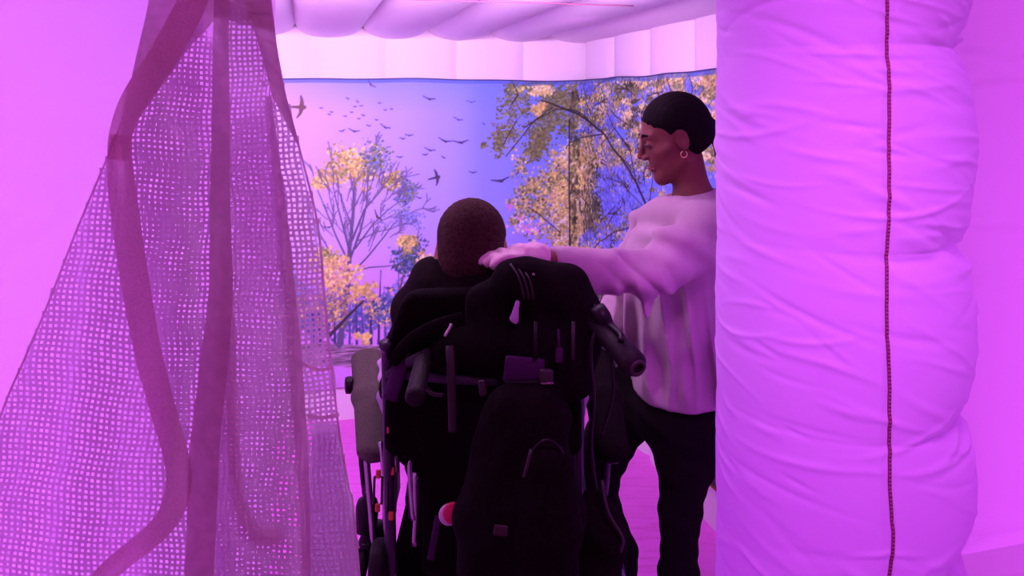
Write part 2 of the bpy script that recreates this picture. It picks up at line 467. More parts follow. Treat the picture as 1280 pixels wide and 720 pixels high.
# sky: pink at the left and low, blue at the upper right
tx = np.clip((GM+1.75)/1.2, 0, 1); tz = np.clip((GZ-.7)/1.0, 0, 1)
sky = mixc(c255(236, 165, 250), c255(150, 135, 252), tx*.75+.25*tx*tz)
sky = mixc(sky, c255(104, 116, 246), np.clip((GM+.75)/.7, 0, 1)*(.35+.65*tz))
sky = mixc(sky, c255(120, 130, 245), np.clip((GZ-1.55)/.18, 0, 1)*.55*np.clip((GM+2.0)/.8, .3, 1))
sky = mixc(sky, c255(228, 130, 245), np.clip((.95-GZ)/.4, 0, 1)*.8)
img[:] = sky
def dab(m, z, rm, rz, col, al=1.0, ang=0):
    k = max(rm, rz)+MR
    i0, i1 = int((z-k-MZ0)/MR), int((z+k-MZ0)/MR)+2; j0, j1 = int((m-k-M0)/MR), int((m+k-M0)/MR)+2
    i0, j0 = max(i0, 0), max(j0, 0); i1, j1 = min(i1, mh), min(j1, mw)
    if i1 <= i0 or j1 <= j0: return
    x = GM[i0:i1, j0:j1]-m; y = GZ[i0:i1, j0:j1]-z
    if ang: x, y = x*math.cos(ang)+y*math.sin(ang), -x*math.sin(ang)+y*math.cos(ang)
    d = (np.sqrt((x/rm)**2+(y/rz)**2)-1)*min(rm, rz)/MR
    a = np.clip(.5-d, 0, 1)*al
    img[i0:i1, j0:j1] = img[i0:i1, j0:j1]*(1-a[..., None])+col*a[..., None]
def stroke(pts, w0, w1, col, al=1.0):
    """pts in photo px, widths in px"""
    q = [mp(*p) for p in pts]; n = len(q)-1
    for i in range(n):
        (ma, za, s), (mb, zb, s2) = q[i], q[i+1]
        L = math.hypot(mb-ma, zb-za); st = max(2, int(L/(MR*.8)))
        for k in range(st):
            f = (i+k/st)/n; w = (w0+(w1-w0)*f)*s/2
            dab(ma+(mb-ma)*k/st, za+(zb-za)*k/st, max(w, MR*.55), max(w, MR*.55), col, al)
def leaves(px, py, rx, ry, n, cols, size=(1.2, 2.6), clump=9, al=.95):
    n = int(n*1.8)
    cs = [(rng.normal(0, .42), rng.normal(0, .42)) for _ in range(max(3, n//clump))]
    for _ in range(n):
        a, b = cs[rng.integers(len(cs))]
        x = px+rx*(a+rng.normal(0, .2)); y = py+ry*(b+rng.normal(0, .2))
        if abs(x-px) > rx*1.1 or abs(y-py) > ry*1.1: continue
        m, z, s = mp(x, y); r = rng.uniform(*size)*s*.75
        c = np.clip(cols[rng.integers(len(cols))]*rng.uniform(.8, 1.15), 0, 1)
        dab(m, z, r*rng.uniform(.7, 1.3), r*rng.uniform(.6, 1.1), c, al, rng.uniform(0, 3))
def branch(x, y, ang, ln, w, dep, col, spread=.5):
    pts = [(x, y)]
    for k in range(4):
        ang += rng.normal(0, .10); x += math.cos(ang)*ln/4; y -= math.sin(ang)*ln/4; pts.append((x, y))
    stroke(pts, w, w*.6, col)
    if dep > 0:
        for k in range(2 if rng.random() < .7 else 3):
            branch(*pts[rng.integers(2, 5)], ang+rng.uniform(-spread, spread), ln*rng.uniform(.6, .85), w*.6, dep-1, col, spread)
YEL, YEL2, TAN, OLI, OLD, DRK = c255(236, 188, 116), c255(250, 206, 150), c255(214, 160, 126), c255(146, 134, 98), c255(108, 100, 78), c255(58, 44, 52)
BLU, BLD, PNK, BRN = c255(112, 112, 196), c255(78, 76, 140), c255(252, 204, 214), c255(96, 66, 92)
# far wood and path along the bottom
for x in range(-220, 760, 12):
    leaves(x, 392+rng.uniform(-14, 12), 26, 30, 60, [BLU, BLD, c255(140, 110, 200), c255(96, 92, 150)], (1.5, 4), 7, .75)
for x in range(-220, 760, 9):
    stroke([(x, 430), (x+rng.uniform(-6, 6), 350+rng.uniform(-20, 30))], rng.uniform(1.5, 4), 1, BLD*rng.uniform(.7, 1.2), .8)
for x in range(-220, 760, 22):
    leaves(x, 372+rng.uniform(-30, 25), 26, 16, 36, [YEL, TAN, c255(200, 130, 150)], (1.3, 3), 7)
for j in range(0, 26):
    yy = 432+j
    for x in range(-220, 760, 10):
        m, z, s = mp(x, yy+rng.uniform(-1, 1))
        dab(m, z, 9*s, 1.3*s, [c255(176, 120, 176), c255(210, 150, 205), c255(120, 84, 120), c255(92, 66, 84)][rng.choice(4, p=[.35, .25, .25, .15])]*rng.uniform(.85, 1.1), .8)
leaves(452, 421, 11, 8, 60, [YEL2, YEL], (2, 4), 20)
# tall thin tree at the left
stroke([(424, 432), (430, 395), (436, 350), (437, 310), (441, 270), (443, 225), (444, 195)], 7, 2, c255(104, 84, 130))
for pts, w in (([(437, 330), (420, 295), (407, 262), (398, 240)], 2.2), ([(438, 318), (428, 280), (420, 250), (414, 220)], 2.4), ([(441, 290), (432, 262), (424, 240)], 1.6),
               ([(438, 322), (450, 290), (458, 255), (460, 220), (464, 200)], 2.6), ([(440, 300), (455, 262), (470, 245), (482, 232)], 2.4), ([(444, 310), (466, 280), (486, 262), (500, 252)], 2),
               ([(436, 345), (460, 320), (480, 296), (492, 280), (512, 268)], 2.2), ([(437, 340), (462, 334), (482, 333), (504, 330)], 1.8), ([(434, 352), (418, 325), (404, 300), (396, 285)], 2),
               ([(448, 300), (470, 290), (490, 286)], 1.4), ([(441, 262), (452, 240), (456, 215)], 1.6)):
    stroke(pts, w, .9, c255(96, 74, 118))
    x, y = pts[-1]
    branch(x, y, math.atan2(pts[-2][1]-y, x-pts[-2][0]), 18, 1.2, 2, c255(110, 84, 128), .7)
leaves(448, 205, 36, 32, 360, [YEL, YEL2, TAN, c255(170, 130, 90)], (1.2, 3), 12)
leaves(402, 226, 12, 14, 170, [YEL2, YEL, TAN], (1.3, 3), 20)
leaves(425, 213, 22, 22, 110, [YEL, OLI, TAN], (1.2, 2.6), 10)
leaves(472, 200, 20, 26, 200, [OLI, BLU, c255(130, 120, 190), OLD, c255(150, 130, 210)], (1.1, 2.2), 9)
leaves(487, 227, 16, 13, 130, [YEL, OLI, c255(160, 130, 70)], (1.2, 2.6), 12)
leaves(508, 245, 17, 24, 190, [BLU, BLD, c255(130, 110, 190), OLI], (1, 2.2), 9)
leaves(503, 272, 26, 14, 120, [BLU, c255(130, 110, 190)], (.9, 1.8), 9)
leaves(408, 322, 26, 14, 140, [YEL, YEL2, OLI], (1.4, 3), 12)
leaves(425, 345, 30, 22, 260, [YEL, YEL2, TAN, c255(220, 140, 160)], (1.4, 3), 12)
leaves(420, 385, 24, 26, 200, [YEL, TAN, BLU, c255(150, 100, 130)], (1.4, 3), 10)
leaves(452, 362, 18, 10, 90, [YEL, TAN], (1.4, 3), 12)
stroke([(412, 420), (435, 395), (455, 375)], 4, 2, c255(70, 52, 70))
for _ in range(60):
    x, y = rng.uniform(402, 505), rng.uniform(225, 320)
    branch(x, y, math.atan2(320-y+20, x-440)+rng.normal(0, .3), rng.uniform(10, 24), 1.1, 1, c255(116, 88, 136), .6)
# small tree
stroke([(489, 404), (497, 372), (504, 345), (508, 325)], 3, 1.6, c255(110, 70, 100))
leaves(510, 322, 24, 24, 260, [BLU, BLD, c255(70, 84, 110), OLD], (1.3, 2.8), 14)
leaves(507, 305, 15, 12, 130, [YEL, TAN, OLI], (1.4, 3), 20)
leaves(536, 334, 14, 16, 130, [YEL2, YEL, c255(230, 150, 160)], (1.5, 3.2), 12)
leaves(480, 392, 18, 16, 60, [BLU, BLD, YEL], (1.4, 2.6), 10)
# big trees at the right: tan and olive foliage, trunks, weeping branches
leaves(660, 280, 26, 26, 60, [PNK, c255(250, 150, 220)], (1.5, 3), 10)
G_TAN, G_PALE, G_OLI, G_DARK, G_SKY = [YEL, TAN, YEL2], [YEL2, PNK, YEL], [OLI, OLD, c255(150, 130, 92)], [OLD, DRK, c255(90, 82, 74)], [c255(124, 122, 244), c255(146, 136, 252), c255(108, 104, 226)]
def clumps(x0, x1, y0, y1, n, pick, rad=(5, 11), dens=34):
    """overlapping tufts of small leaves, each tuft in one family of colours"""
    for _ in range(n):
        cx, cy = rng.uniform(x0, x1), rng.uniform(y0, y1); g = pick[rng.integers(len(pick))]; r = rng.uniform(*rad); lit = rng.uniform(.82, 1.12)
        for _ in range(int(dens*r/8)):
            x, y = cx+rng.normal(0, r*.55), cy+rng.normal(0, r*.5)
            m, z, sc = mp(x, y); q = rng.uniform(.7, 1.7)*sc
            c = np.clip(g[rng.integers(len(g))]*lit*rng.uniform(.75, 1.15), 0, 1)
            dab(m, z, q*(1.9 if m > 0 else 1)*rng.uniform(.7, 1.3), q*rng.uniform(.6, 1.2), c, .95, rng.normal(0, .5))
clumps(690, 745, 190, 335, 130, [G_TAN, G_PALE, G_TAN])
clumps(718, 900, 86, 215, 330, [G_TAN, G_OLI, G_OLI, G_PALE, G_TAN])
clumps(742, 835, 200, 380, 110, [G_SKY, G_OLI, G_OLI, G_PALE, G_TAN])
clumps(715, 748, 100, 175, 26, [G_SKY, G_OLI, G_PALE, G_TAN])
clumps(714, 724, 100, 320, 34, [G_DARK, G_OLI], (3, 6)); clumps(732, 746, 200, 300, 30, [G_DARK, G_OLI], (3, 7)); clumps(776, 800, 100, 230, 26, [G_DARK, G_OLI], (4, 8))
clumps(698, 740, 180, 320, 110, [G_PALE, G_TAN], (4, 8), 26)
clumps(810, 900, 86, 200, 120, [G_TAN, G_PALE, G_OLI], (4, 9)); clumps(745, 900, 100, 200, 30, [G_SKY], (3, 6), 26)
clumps(745, 800, 215, 300, 26, [G_SKY], (4, 8)); clumps(745, 800, 205, 320, 30, [G_OLI, G_DARK], (3, 5), 22)
clumps(600, 900, 335, 385, 70, [G_TAN, G_PALE, G_OLI])
for cx, cy, rx, ry, n in ((672, 108, 40, 12, 160), (640, 115, 14, 22, 90), (634, 140, 12, 26, 80), (630, 165, 16, 18, 90), (622, 183, 14, 14, 80), (655, 128, 20, 20, 60),
                          (700, 125, 30, 22, 320), (690, 150, 26, 28, 320), (676, 175, 18, 22, 300), (668, 190, 12, 12, 160), (655, 205, 14, 20, 60), (606, 184, 8, 6, 20), (648, 160, 26, 30, 60),
                          (665, 235, 22, 18, 200), (668, 258, 26, 16, 200), (650, 255, 16, 14, 60), (690, 222, 22, 20, 160), (640, 275, 12, 8, 30), (676, 290, 30, 16, 50)):
    leaves(cx, cy, rx, ry, n, [OLI, OLD, c255(110, 98, 80), c255(136, 112, 80)] if cy < 200 else [OLI, YEL, OLD, TAN], (1.1, 2.4), 10)
leaves(678, 112, 16, 9, 90, [YEL, PNK, YEL2], (1.3, 2.6), 12); leaves(676, 135, 12, 9, 60, [YEL, c255(240, 170, 130)], (1.3, 2.6), 12); leaves(648, 110, 16, 5, 50, [YEL2, OLI], (1.2, 2.4), 12)
for _ in range(200):                                # ragged dark bark and ivy of the trunk behind
    x = 712+abs(rng.normal(0, 1))*9; y = rng.uniform(98, 318)
    if 130 < y < 175 and x > 722: continue
    m, z, s = mp(x, y); dab(m, z, rng.uniform(1, 2.2)*s, rng.uniform(1.5, 4)*s, [DRK, OLD, c255(84, 74, 66), c255(150, 116, 90)][rng.integers(4)], .6)
for _ in range(120):
    x = rng.normal(738, 6); y = rng.uniform(205, 300)
    m, z, s = mp(x, y); dab(m, z, rng.uniform(1, 2.4)*s, rng.uniform(1.5, 4)*s, [OLD, c255(76, 80, 84), c255(84, 74, 66)][rng.integers(3)], .8)
stroke([(711, 150), (711, 230), (712, 312)], 1.6, 2, c255(60, 46, 60))
for cx, cy, rx, ry, n in ((735, 110, 12, 10, 90), (765, 150, 14, 16, 120), (756, 240, 10, 30, 160), (770, 260, 16, 30, 220), (740, 300, 14, 18, 90), (860, 110, 8, 16, 60), (880, 140, 10, 14, 60), (775, 215, 14, 12, 90), (795, 300, 14, 16, 80), (745, 175, 5, 14, 30)):
    leaves(cx, cy, rx, ry, n, [c255(120, 118, 240), c255(140, 130, 250), c255(100, 96, 220)], (1.4, 3), 8, .9)
for pts, w in (([(822, 300), (808, 262), (796, 228), (776, 196), (752, 166), (730, 148), (708, 137), (688, 128), (676, 124)], 4.5), ([(752, 168), (728, 172), (712, 178), (706, 186)], 1.6), ([(735, 150), (712, 136), (694, 136), (672, 148), (654, 160)], 1.6),
               ([(796, 228), (788, 190), (770, 160), (756, 138), (752, 110)], 2.6), ([(808, 262), (814, 220), (806, 180), (790, 140), (788, 110)], 2.2), ([(812, 270), (796, 248), (776, 228), (756, 222)], 1.6), ([(740, 186), (736, 172), (734, 158)], 1.2),
               ([(816, 290), (790, 284), (770, 290), (748, 302), (735, 322)], 1.8), ([(860, 200), (850, 150), (866, 110), (858, 90)], 2.4), ([(834, 160), (842, 120), (836, 96)], 1.8), ([(700, 290), (684, 276), (670, 264), (660, 258)], 1.3), ([(745, 160), (732, 130), (730, 110)], 1.2),
               ([(640, 130), (648, 118), (640, 100)], 1.4), ([(690, 134), (668, 150), (648, 176), (632, 196)], 1.2), ([(646, 150), (636, 168), (628, 184)], 1)):
    stroke(pts, w, max(.9, w*.35), DRK)
for _ in range(40):
    x, y = rng.uniform(735, 830), rng.uniform(110, 300)
    branch(x, y, rng.uniform(.4, 2.6), rng.uniform(10, 22), 1.3, 1, DRK, .8)
# undergrowth low on the right wall
sel = (GM > .25) & (GZ < .60)
k = np.clip((.60-GZ)/.1, 0, 1)*np.clip((GM-.25)/.1, 0, 1)
img[:] = mixc(img, c255(70, 50, 58), k*.95)
for _ in range(2600):
    m, z = rng.uniform(.2, 2.0), rng.uniform(.19, .66)
    dab(m, z, .004, rng.uniform(.01, .03), [c255(38, 28, 36), c255(110, 76, 52), c255(150, 100, 60), c255(60, 58, 70)][rng.choice(4, p=[.4, .25, .12, .23])], .85, rng.normal(0, .5))
img[GM.astype(bool) & (GZ < MZ0+.012) & (GM > 0)] = c255(150, 74, 40)
# birds
def bird(x, y, s, ang=0, col=c255(60, 36, 66), kind=0, al=1):
    def T(u, v):
        ca, sa = math.cos(ang), math.sin(ang); return (x+s*(u*ca-v*sa), y+s*(u*sa+v*ca))
    if s < 3:
        stroke([T(-1, -.35), T(0, .1), T(1, -.4)], 1.2, 1.0, col, al); return
    if kind == 0:      # gliding, wings out
        stroke([T(-1, -.25), T(-.5, -.05), T(-.05, .12)], s*.10, s*.22, col, al); stroke([T(0, .12), T(.5, -.02), T(1, -.1)], s*.22, s*.08, col, al)
        stroke([T(-.15, .05), T(.05, .15), T(.18, .25)], s*.26, s*.16, col, al)
    else:              # wing raised
        stroke([T(-1, -.02), T(-.3, .02), T(.35, .05)], s*.12, s*.34, col, al); stroke([T(.05, .05), T(.1, -.5), T(.0, -.95)], s*.38, s*.12, col, al)
        stroke([T(.1, .05), T(-.05, .55), T(-.35, .95)], s*.36, s*.10, col, al)
bird(376, 133, 15, 0, c255(124, 78, 92), 1); bird(464, 105, 7, .7, c255(96, 60, 70)); bird(537, 124, 8, .1, c255(80, 56, 90), 0); bird(589, 127, 6, 0, c255(96, 80, 140)); bird(573, 149, 6, .2, c255(80, 60, 120))
for x, y, s in ((402, 135, 2), (412, 143, 2), (415, 140, 2), (435, 123, 2), (447, 127, 2), (444, 133, 2), (440, 140, 2), (452, 132, 2), (432, 145, 2), (449, 148, 2), (454, 144, 2.4), (475, 129, 2), (482, 138, 2), (490, 137, 2), (471, 150, 2), (461, 157, 2.8),
                (428, 163, 4), (443, 163, 7), (482, 159, 7), (504, 174, 4), (512, 170, 5), (557, 176, 9), (576, 177, 10), (538, 188, 7), (532, 194, 4), (500, 197, 4), (555, 197, 3), (626, 225, 12), (591, 215, 5), (524, 248, 4), (411, 284, 5), (605, 155, 2), (486, 360, 6)):
    bird(x, y, s, rng.normal(0, .2), c255(74, 52, 104))
bird(546, 222, 11, -.3, c255(84, 60, 100), 1); bird(472, 270, 8, .9, c255(70, 40, 60), 0); bird(638, 258, 8, .2, c255(230, 110, 200), 1, .8)
img[:] = mixc(img, c255(86, 92, 190), (GZ > MZ1-.028)*.6)
img[GZ > MZ1-.010] = c255(62, 52, 110)
lin = np.where(img <= .04045, np.clip(img, 0, 1)/12.92, ((np.clip(img, 0, 1)+.055)/1.055)**2.4)
PRINT_GAIN = np.array([.90, 1.50, 1.0])             # ink reflectance from the colours seen under the pink LED light
lin = np.clip(lin*PRINT_GAIN, 0, .95)
path = [mural_pos(M0+(i+.5)*MR) for i in range(mw)]
px_ = np.array([[p.x, p.y] for p in path]); kk = 17
pad = np.concatenate([np.repeat(px_[:1], kk//2, 0), px_, np.repeat(px_[-1:], kk//2, 0)])
px_ = np.stack([np.convolve(pad[:, i], np.ones(kk)/kk, 'valid') for i in range(2)], -1)
sag = .003*np.sin(mm*5.3)+.002*np.sin(mm*13+1)
VX = np.repeat(px_[None], mh, 0)
wave = .006*np.sin(GM*11+GZ*1.5)*1.0+.004*np.sin(GM*23-GZ*2)
nrm = np.where(mm[None, :, None] < 0, np.array([-ED.x, -ED.y]), np.array([-EW.x, -EW.y]))
VX = VX+nrm*wave[..., None]
VZ = GZ+sag[None]*np.clip((GZ-MZ0)/(MZ1-MZ0), 0, 1)
V = np.concatenate([VX, VZ[..., None]], -1).reshape(-1, 3)
M['mural'] = bpy.data.materials.new('printed_mural'); M['mural'].use_nodes = True
nt = M['mural'].node_tree; at = nt.nodes.new('ShaderNodeVertexColor'); at.layer_name = 'print'
nt.links.new(at.outputs[0], nt.nodes['Principled BSDF'].inputs['Base Color'])
nt.nodes['Principled BSDF'].inputs['Roughness'].default_value = .7; nt.nodes['Principled BSDF'].inputs['Specular IOR Level'].default_value = .15
mural = np_obj('woodland_mural', V, grid_faces(mh, mw), M['mural'])
ca = mural.data.color_attributes.new('print', 'FLOAT_COLOR', 'POINT')
ca.data.foreach_set('color', np.concatenate([lin.reshape(-1, 3), np.ones((mh*mw, 1))], 1).astype(np.float32).ravel())
mural['label'] = 'printed woodland mural with birds in a blue sky hanging around the back walls'; mural['category'] = 'mural'

# ------------------------------------------------------------------ net curtain by the doorway
curtain = empty('net_curtain', P(230, 1440, 1.16), 'open mesh net curtain gathered at the top, draped over the left side of the doorway', 'curtain')
def cdepth(x, y):
    sp = max(.35, min(1.6, (y+250)/600))
    return 1.15+.030*math.sin((x-60)/(52*sp))-.05*math.exp(-((x-215)/(150*sp))**2)+.012*math.sin(x/19+y/160)
def inside(poly, x, y):
    c = False; j = len(poly)-1
    for i in range(len(poly)):
        (xi, yi), (xj, yj) = poly[i], poly[j]
        if (yi > y) != (yj > y) and x < (xj-xi)*(y-yi)/(yj-yi)+xi: c = not c
        j = i
    return c
def net_panel(name, poly, pitch, ang, off=0, hole=.60, jit=.35):
    """woven net: square cells with real holes, cut to the outline (outline in photo px on the hanging cloth)"""
    xs = [p[0] for p in poly]; ys = [p[1] for p in poly]
    cx, cy = (min(xs)+max(xs))/2, (min(ys)+max(ys))/2; rr = math.hypot(max(xs)-min(xs), max(ys)-min(ys))/2+20
    n = int(rr/pitch)+1; ca_, sa_ = math.cos(ang), math.sin(ang)
    r = random.Random(int(cx*7+cy)); V, Q, cache = [], [], {}
    def pos(u, v):
        x, y = cx+u*ca_-v*sa_, cy+u*sa_+v*ca_
        x += 2.2*math.sin(y/37+u/60)+1.3*math.sin(y/13.0+x/45); y += 1.8*math.sin(x/31+v/80)
        return x, y
    def corner(i, j):
        if (i, j) not in cache:
            x, y = pos(i*pitch, j*pitch); cache[i, j] = len(V); V.append(P(x, y, cdepth(x, y)+off))
        return cache[i, j]
    for i in range(-n, n):
        for j in range(-n, n):
            x, y = pos((i+.5)*pitch, (j+.5)*pitch)
            if not inside(poly, x, y): continue
            co = [corner(i, j), corner(i+1, j), corner(i+1, j+1), corner(i, j+1)]
            c = sum((V[k] for k in co), Vector())/4; h = hole*(1+r.uniform(-jit, jit)*.5)
            mids = []
            for k in range(4):
                a, b = V[co[k]], V[co[(k+1) % 4]]
                mids.append(c+((V[co[k]]-c)*h*.82))
            sh = Vector((r.uniform(-1, 1), 0, r.uniform(-1, 1)))*.0006
            st = len(V); V.extend([m_+sh for m_ in mids])
            for k in range(4): Q.append((co[k], co[(k+1) % 4], st+(k+1) % 4, st+k))
    return mesh_obj(name, V, Q, M['net'], curtain)
def band(name, pts, w, material, off=-.004, n=10):
    """sewn fabric band following the cloth; w width in px, number or list"""
    c = catmull([(p[0], p[1], 0) for p in pts], n); V = []; N = len(c)
    ws = w if isinstance(w, (list, tuple)) else [w, w]
    for i, p in enumerate(c):
        t = (c[min(i+1, N-1)]-c[max(i-1, 0)]).normalized(); nn = Vector((-t.y, t.x, 0))
        f = i/(N-1)*(len(ws)-1); k0 = min(int(f), len(ws)-2); ww = ws[k0]+(ws[k0+1]-ws[k0])*(f-k0)
        for s in (-.5, -.25, 0, .25, .5):
            q = p+nn*ww*s; V.append(P(q.x, q.y, cdepth(q.x, q.y)+off))
    return mesh_obj(name, V, grid_faces(N, 5), material, curtain)
BOT = 1430
LE = [(200, -190), (198, -90), (186, 0), (168, 80), (150, 160), (130, 207), (95, 290), (60, 380), (30, 450), (0, 522), (-60, 700), (-150, BOT)]
RE = [(300, -190), (325, -90), (338, 0), (350, 92), (374, 185), (396, 275), (404, 350), (411, 430), (424, 540), (436, 610), (444, 660), (470, 1000), (490, BOT)]
B1 = [(152, 168), (150, 210), (158, 280), (170, 360), (185, 440), (203, 510), (220, 570), (222, 615), (200, 660), (130, 720), (90, 780)]
B2 = [(272, -40), (274, 60), (272, 160), (272, 260), (274, 360), (266, 450), (254, 560), (250, 650), (246, 740), (240, 1000), (236, BOT)]
FOLD = [(308, -60), (322, 40), (336, 120), (346, 220), (356, 320), (366, 420), (374, 520), (380, 620), (384, 760), (392, BOT)]
net_panel('net_panel', LE[4:]+[(90, BOT), (90, 780), (130, 720), (200, 660), (222, 615), (220, 570), (203, 510), (185, 440), (170, 360), (158, 280), (150, 210)], 7.4, .10, -.002, .60)
net_panel('net_panel', [(245, 20)]+B2[1:]+[(90, BOT), (90, 780), (130, 720), (200, 660), (222, 615), (220, 570), (203, 510), (185, 440), (170, 360), (158, 280), (152, 168), (205, 100)], 6.8, .02, .002, .60)
net_panel('net_panel', B2[1:]+FOLD[::-1][:-1]+[(306, 0), (285, 0)], 6.6, -.02, 0, .62)
net_panel('net_panel', FOLD[1:]+RE[3:][::-1], 6.8, -.09, .012, .62)
# a second layer where the cloth is folded over itself
net_panel('net_panel', [(170, 180), (205, 105), (248, 60), (252, 200), (250, 420), (232, 560), (215, 520), (185, 400)], 7.0, .13, .035, .62)
net_panel('net_panel', [(268, 170), (340, 120), (362, 330), (376, 520), (384, 760), (384, 1000), (262, 1000), (262, 500)], 7.0, .16, .04, .66)
net_panel('net_panel', [(250, 430), (290, 380), (296, 560), (292, 760), (240, 760)], 6.0, .3, .02, .5)
# gathered close-woven top
def sheet(name, left, right, material, off=0, n=30, m=16):
    a = catmull([(p[0], p[1], 0) for p in left], 8); b = catmull([(p[0], p[1], 0) for p in right], 8)
    V = []
    for i in range(n):
        f = i/(n-1); pa = a[int(f*(len(a)-1))]; pb = b[int(f*(len(b)-1))]
        for j in range(m):
            q = pa.lerp(pb, j/(m-1)); V.append(P(q.x, q.y, cdepth(q.x, q.y)+off))
    return mesh_obj(name, V, grid_faces(n, m), material, curtain)
sheet('gathered_top', [(200, -190), (198, -90), (186, 0), (168, 80), (152, 160)], [(262, -190), (276, -90), (276, 8), (232, 66), (160, 168)], M['sheer'], .003)
sheet('gathered_top', [(262, -190), (270, -90), (272, 0), (272, 22)], [(300, -190), (325, -90), (338, 0), (344, 40)], M['sheer'], .004)
sheet('gathered_top', [(306, 2), (318, 40), (330, 80), (340, 120)], [(338, 0), (345, 50), (358, 120), (374, 186)], M['sheer'], .006)
band('hem_band', [(262, -60), (238, 8), (200, 76), (166, 128), (150, 170), (146, 200)], [34, 38, 36, 30, 24], M['tape'], -.008)
band('hem_band', B1, [26, 36, 36, 34, 32, 32, 26, 24], M['tape'], -.006)
band('hem_band', [(278, -40), (276, 60), (276, 160), (275, 260), (276, 360), (268, 450), (256, 560), (252, 650), (248, 740)], [18, 22, 26, 34, 38, 36], M['sheer'], -.005)
band('hem_band', [(284, 300), (288, 420), (290, 520), (296, 600), (308, 650), (330, 672), (354, 664)], [8, 14, 16, 18, 20], M['tape'], .008)
band('hem_band', FOLD[2:9], [6, 16, 18, 16, 10], M['sheer'], .006)
band('hem_band', [(378, 455), (398, 462), (416, 460)], [4, 4], M['tape'], .004)
band('hem_band', [(384, 520), (404, 522), (424, 518)], [5, 5], M['sheer'], .004)
band('edge_cord', RE, [3, 3], M['sheer'], .010)
band('edge_cord', LE[4:], [3, 3], M['sheer'], -.006)
sheet('cloth_flap', [(392, 530), (386, 600), (382, 680), (378, 760), (372, 1200)], [(424, 530), (434, 600), (445, 660), (451, 740), (480, 1200)], M['flap'], .022)
tie = P(250, -190, 1.12)
tube('hanging_cord', [tie+Z*.01, tie+Vector((.0, .05, .09)), tie+Vector((.0, .14, .16)), tie+Vector((.0, .22, .18))], .006, M['tape'], curtain, 5, 8)
lathe('gather_cord', tie, (0, 0, 1), [(.045, -.02), (.062, -.01), (.064, .01), (.05, .02)], M['tape'], curtain, 20)

# ------------------------------------------------------------------ heads
def head_frame(c, fwd, up, s):
    f = Vector(fwd).normalized(); u = (Vector(up)-f*Vector(up).dot(f)).normalized(); l = u.cross(f)
    return np.array(c, np.float32), np.array([f, l, u], np.float32), s       # local axes: forward, left, up
def to_head(p, H): return ((p-H[0])@H[1].T)/H[2]
def from_head(q, H): return Vector(tuple(np.array(q, np.float32)@H[1]*H[2]+H[0]))
def head_sdf(q):
    """local metres, forward x, left y, up z; about .225 from chin to crown"""
    d = ell(q, (-.012, 0, .030), (.092, .074, .080))
    d = smin(d, ell(q, (.030, 0, -.030), (.056, .056, .074)), .02)
    d = smin(d, cap(q, (.066, 0, -.098), (.058, 0, -.088), .018), .025)
    a = np.abs(q[..., 1:2]); qs = np.concatenate([q[..., :1], a, q[..., 2:]], -1)
    d = smin(d, cap(qs, (.058, .012, -.095), (-.005, .050, -.058), .014, .018), .025)
    d = smin(d, cap(qs, (.058, .038, -.022), (.030, .058, -.018), .010), .022)          # cheekbone
    d = smin(d, cap(qs, (.080, .010, .028), (.064, .046, .025), .006), .018)            # brow
    d = smax(d, -ell(qs, (.092, .030, .004), (.014, .017, .010)), .014)                 # eye socket
    d = smin(d, ell(qs, (.068, .030, .003), (.014, .015, .011)), .005)
    d = smin(d, cap(q, (.080, 0, .020), (.104, 0, -.024), .0062, .0082), .013)          # nose
    d = smin(d, ell(qs, (.092, .011, -.030), (.010, .008, .008)), .006)
    d = smin(d, ell(q, (.080, 0, -.058), (.012, .022, .007)), .008)                     # lips
    d = smin(d, ell(q, (.077, 0, -.069), (.012, .019, .007)), .008)
    d = smax(d, -ell(q, (.091, 0, -.0632), (.006, .020, .0014)), .004)
    e = ell(qs, (-.010, .074, -.004), (.017, .010, .030))                               # ear
    e = smax(e, -ell(qs, (-.006, .085, .002), (.010, .013, .020)), .006)
    d = smin(d, e, .006)
    return d
def face_parts(H, root, hair_m):
    for s in (1, -1):
        eb = [from_head((x, s*y, z), H) for x, y, z in ((.084, .015, .027), (.083, .028, .033), (.072, .046, .029))]
        tube('eyebrow', eb, [.003*H[2], .0042*H[2], .002*H[2]], hair_m, root, 1, 8)
        c = from_head((.0725, s*.030, .001), H)
        eye = lathe('eye', c, H[1][0], [(.003, -.008), (.0105, -.004), (.0112, .0), (.0095, .005), (.006, .0085), (.002, .0098)], M['eyewhite'], root, 16)
        lathe('iris', c+Vector(tuple(H[1][0]))*.0082, H[1][0], [(.0054, -.001), (.0052, .0008), (.003, .0022)], M['dark'], eye, 14)
        lid = [from_head((x, s*y, z), H) for x, y, z in ((.0815, .017, .002), (.086, .030, .006), (.076, .044, .002))]
        tube('eyelash', catmull(lid, 4), .0024*H[2], M['dark'], root, 1, 6)
def lumps(p, k, amp, s=1.0):
    return amp*(np.sin(p[..., 0]*k+s)*np.sin(p[..., 1]*k*1.3+2*s)*np.sin(p[..., 2]*k*.9+3*s))

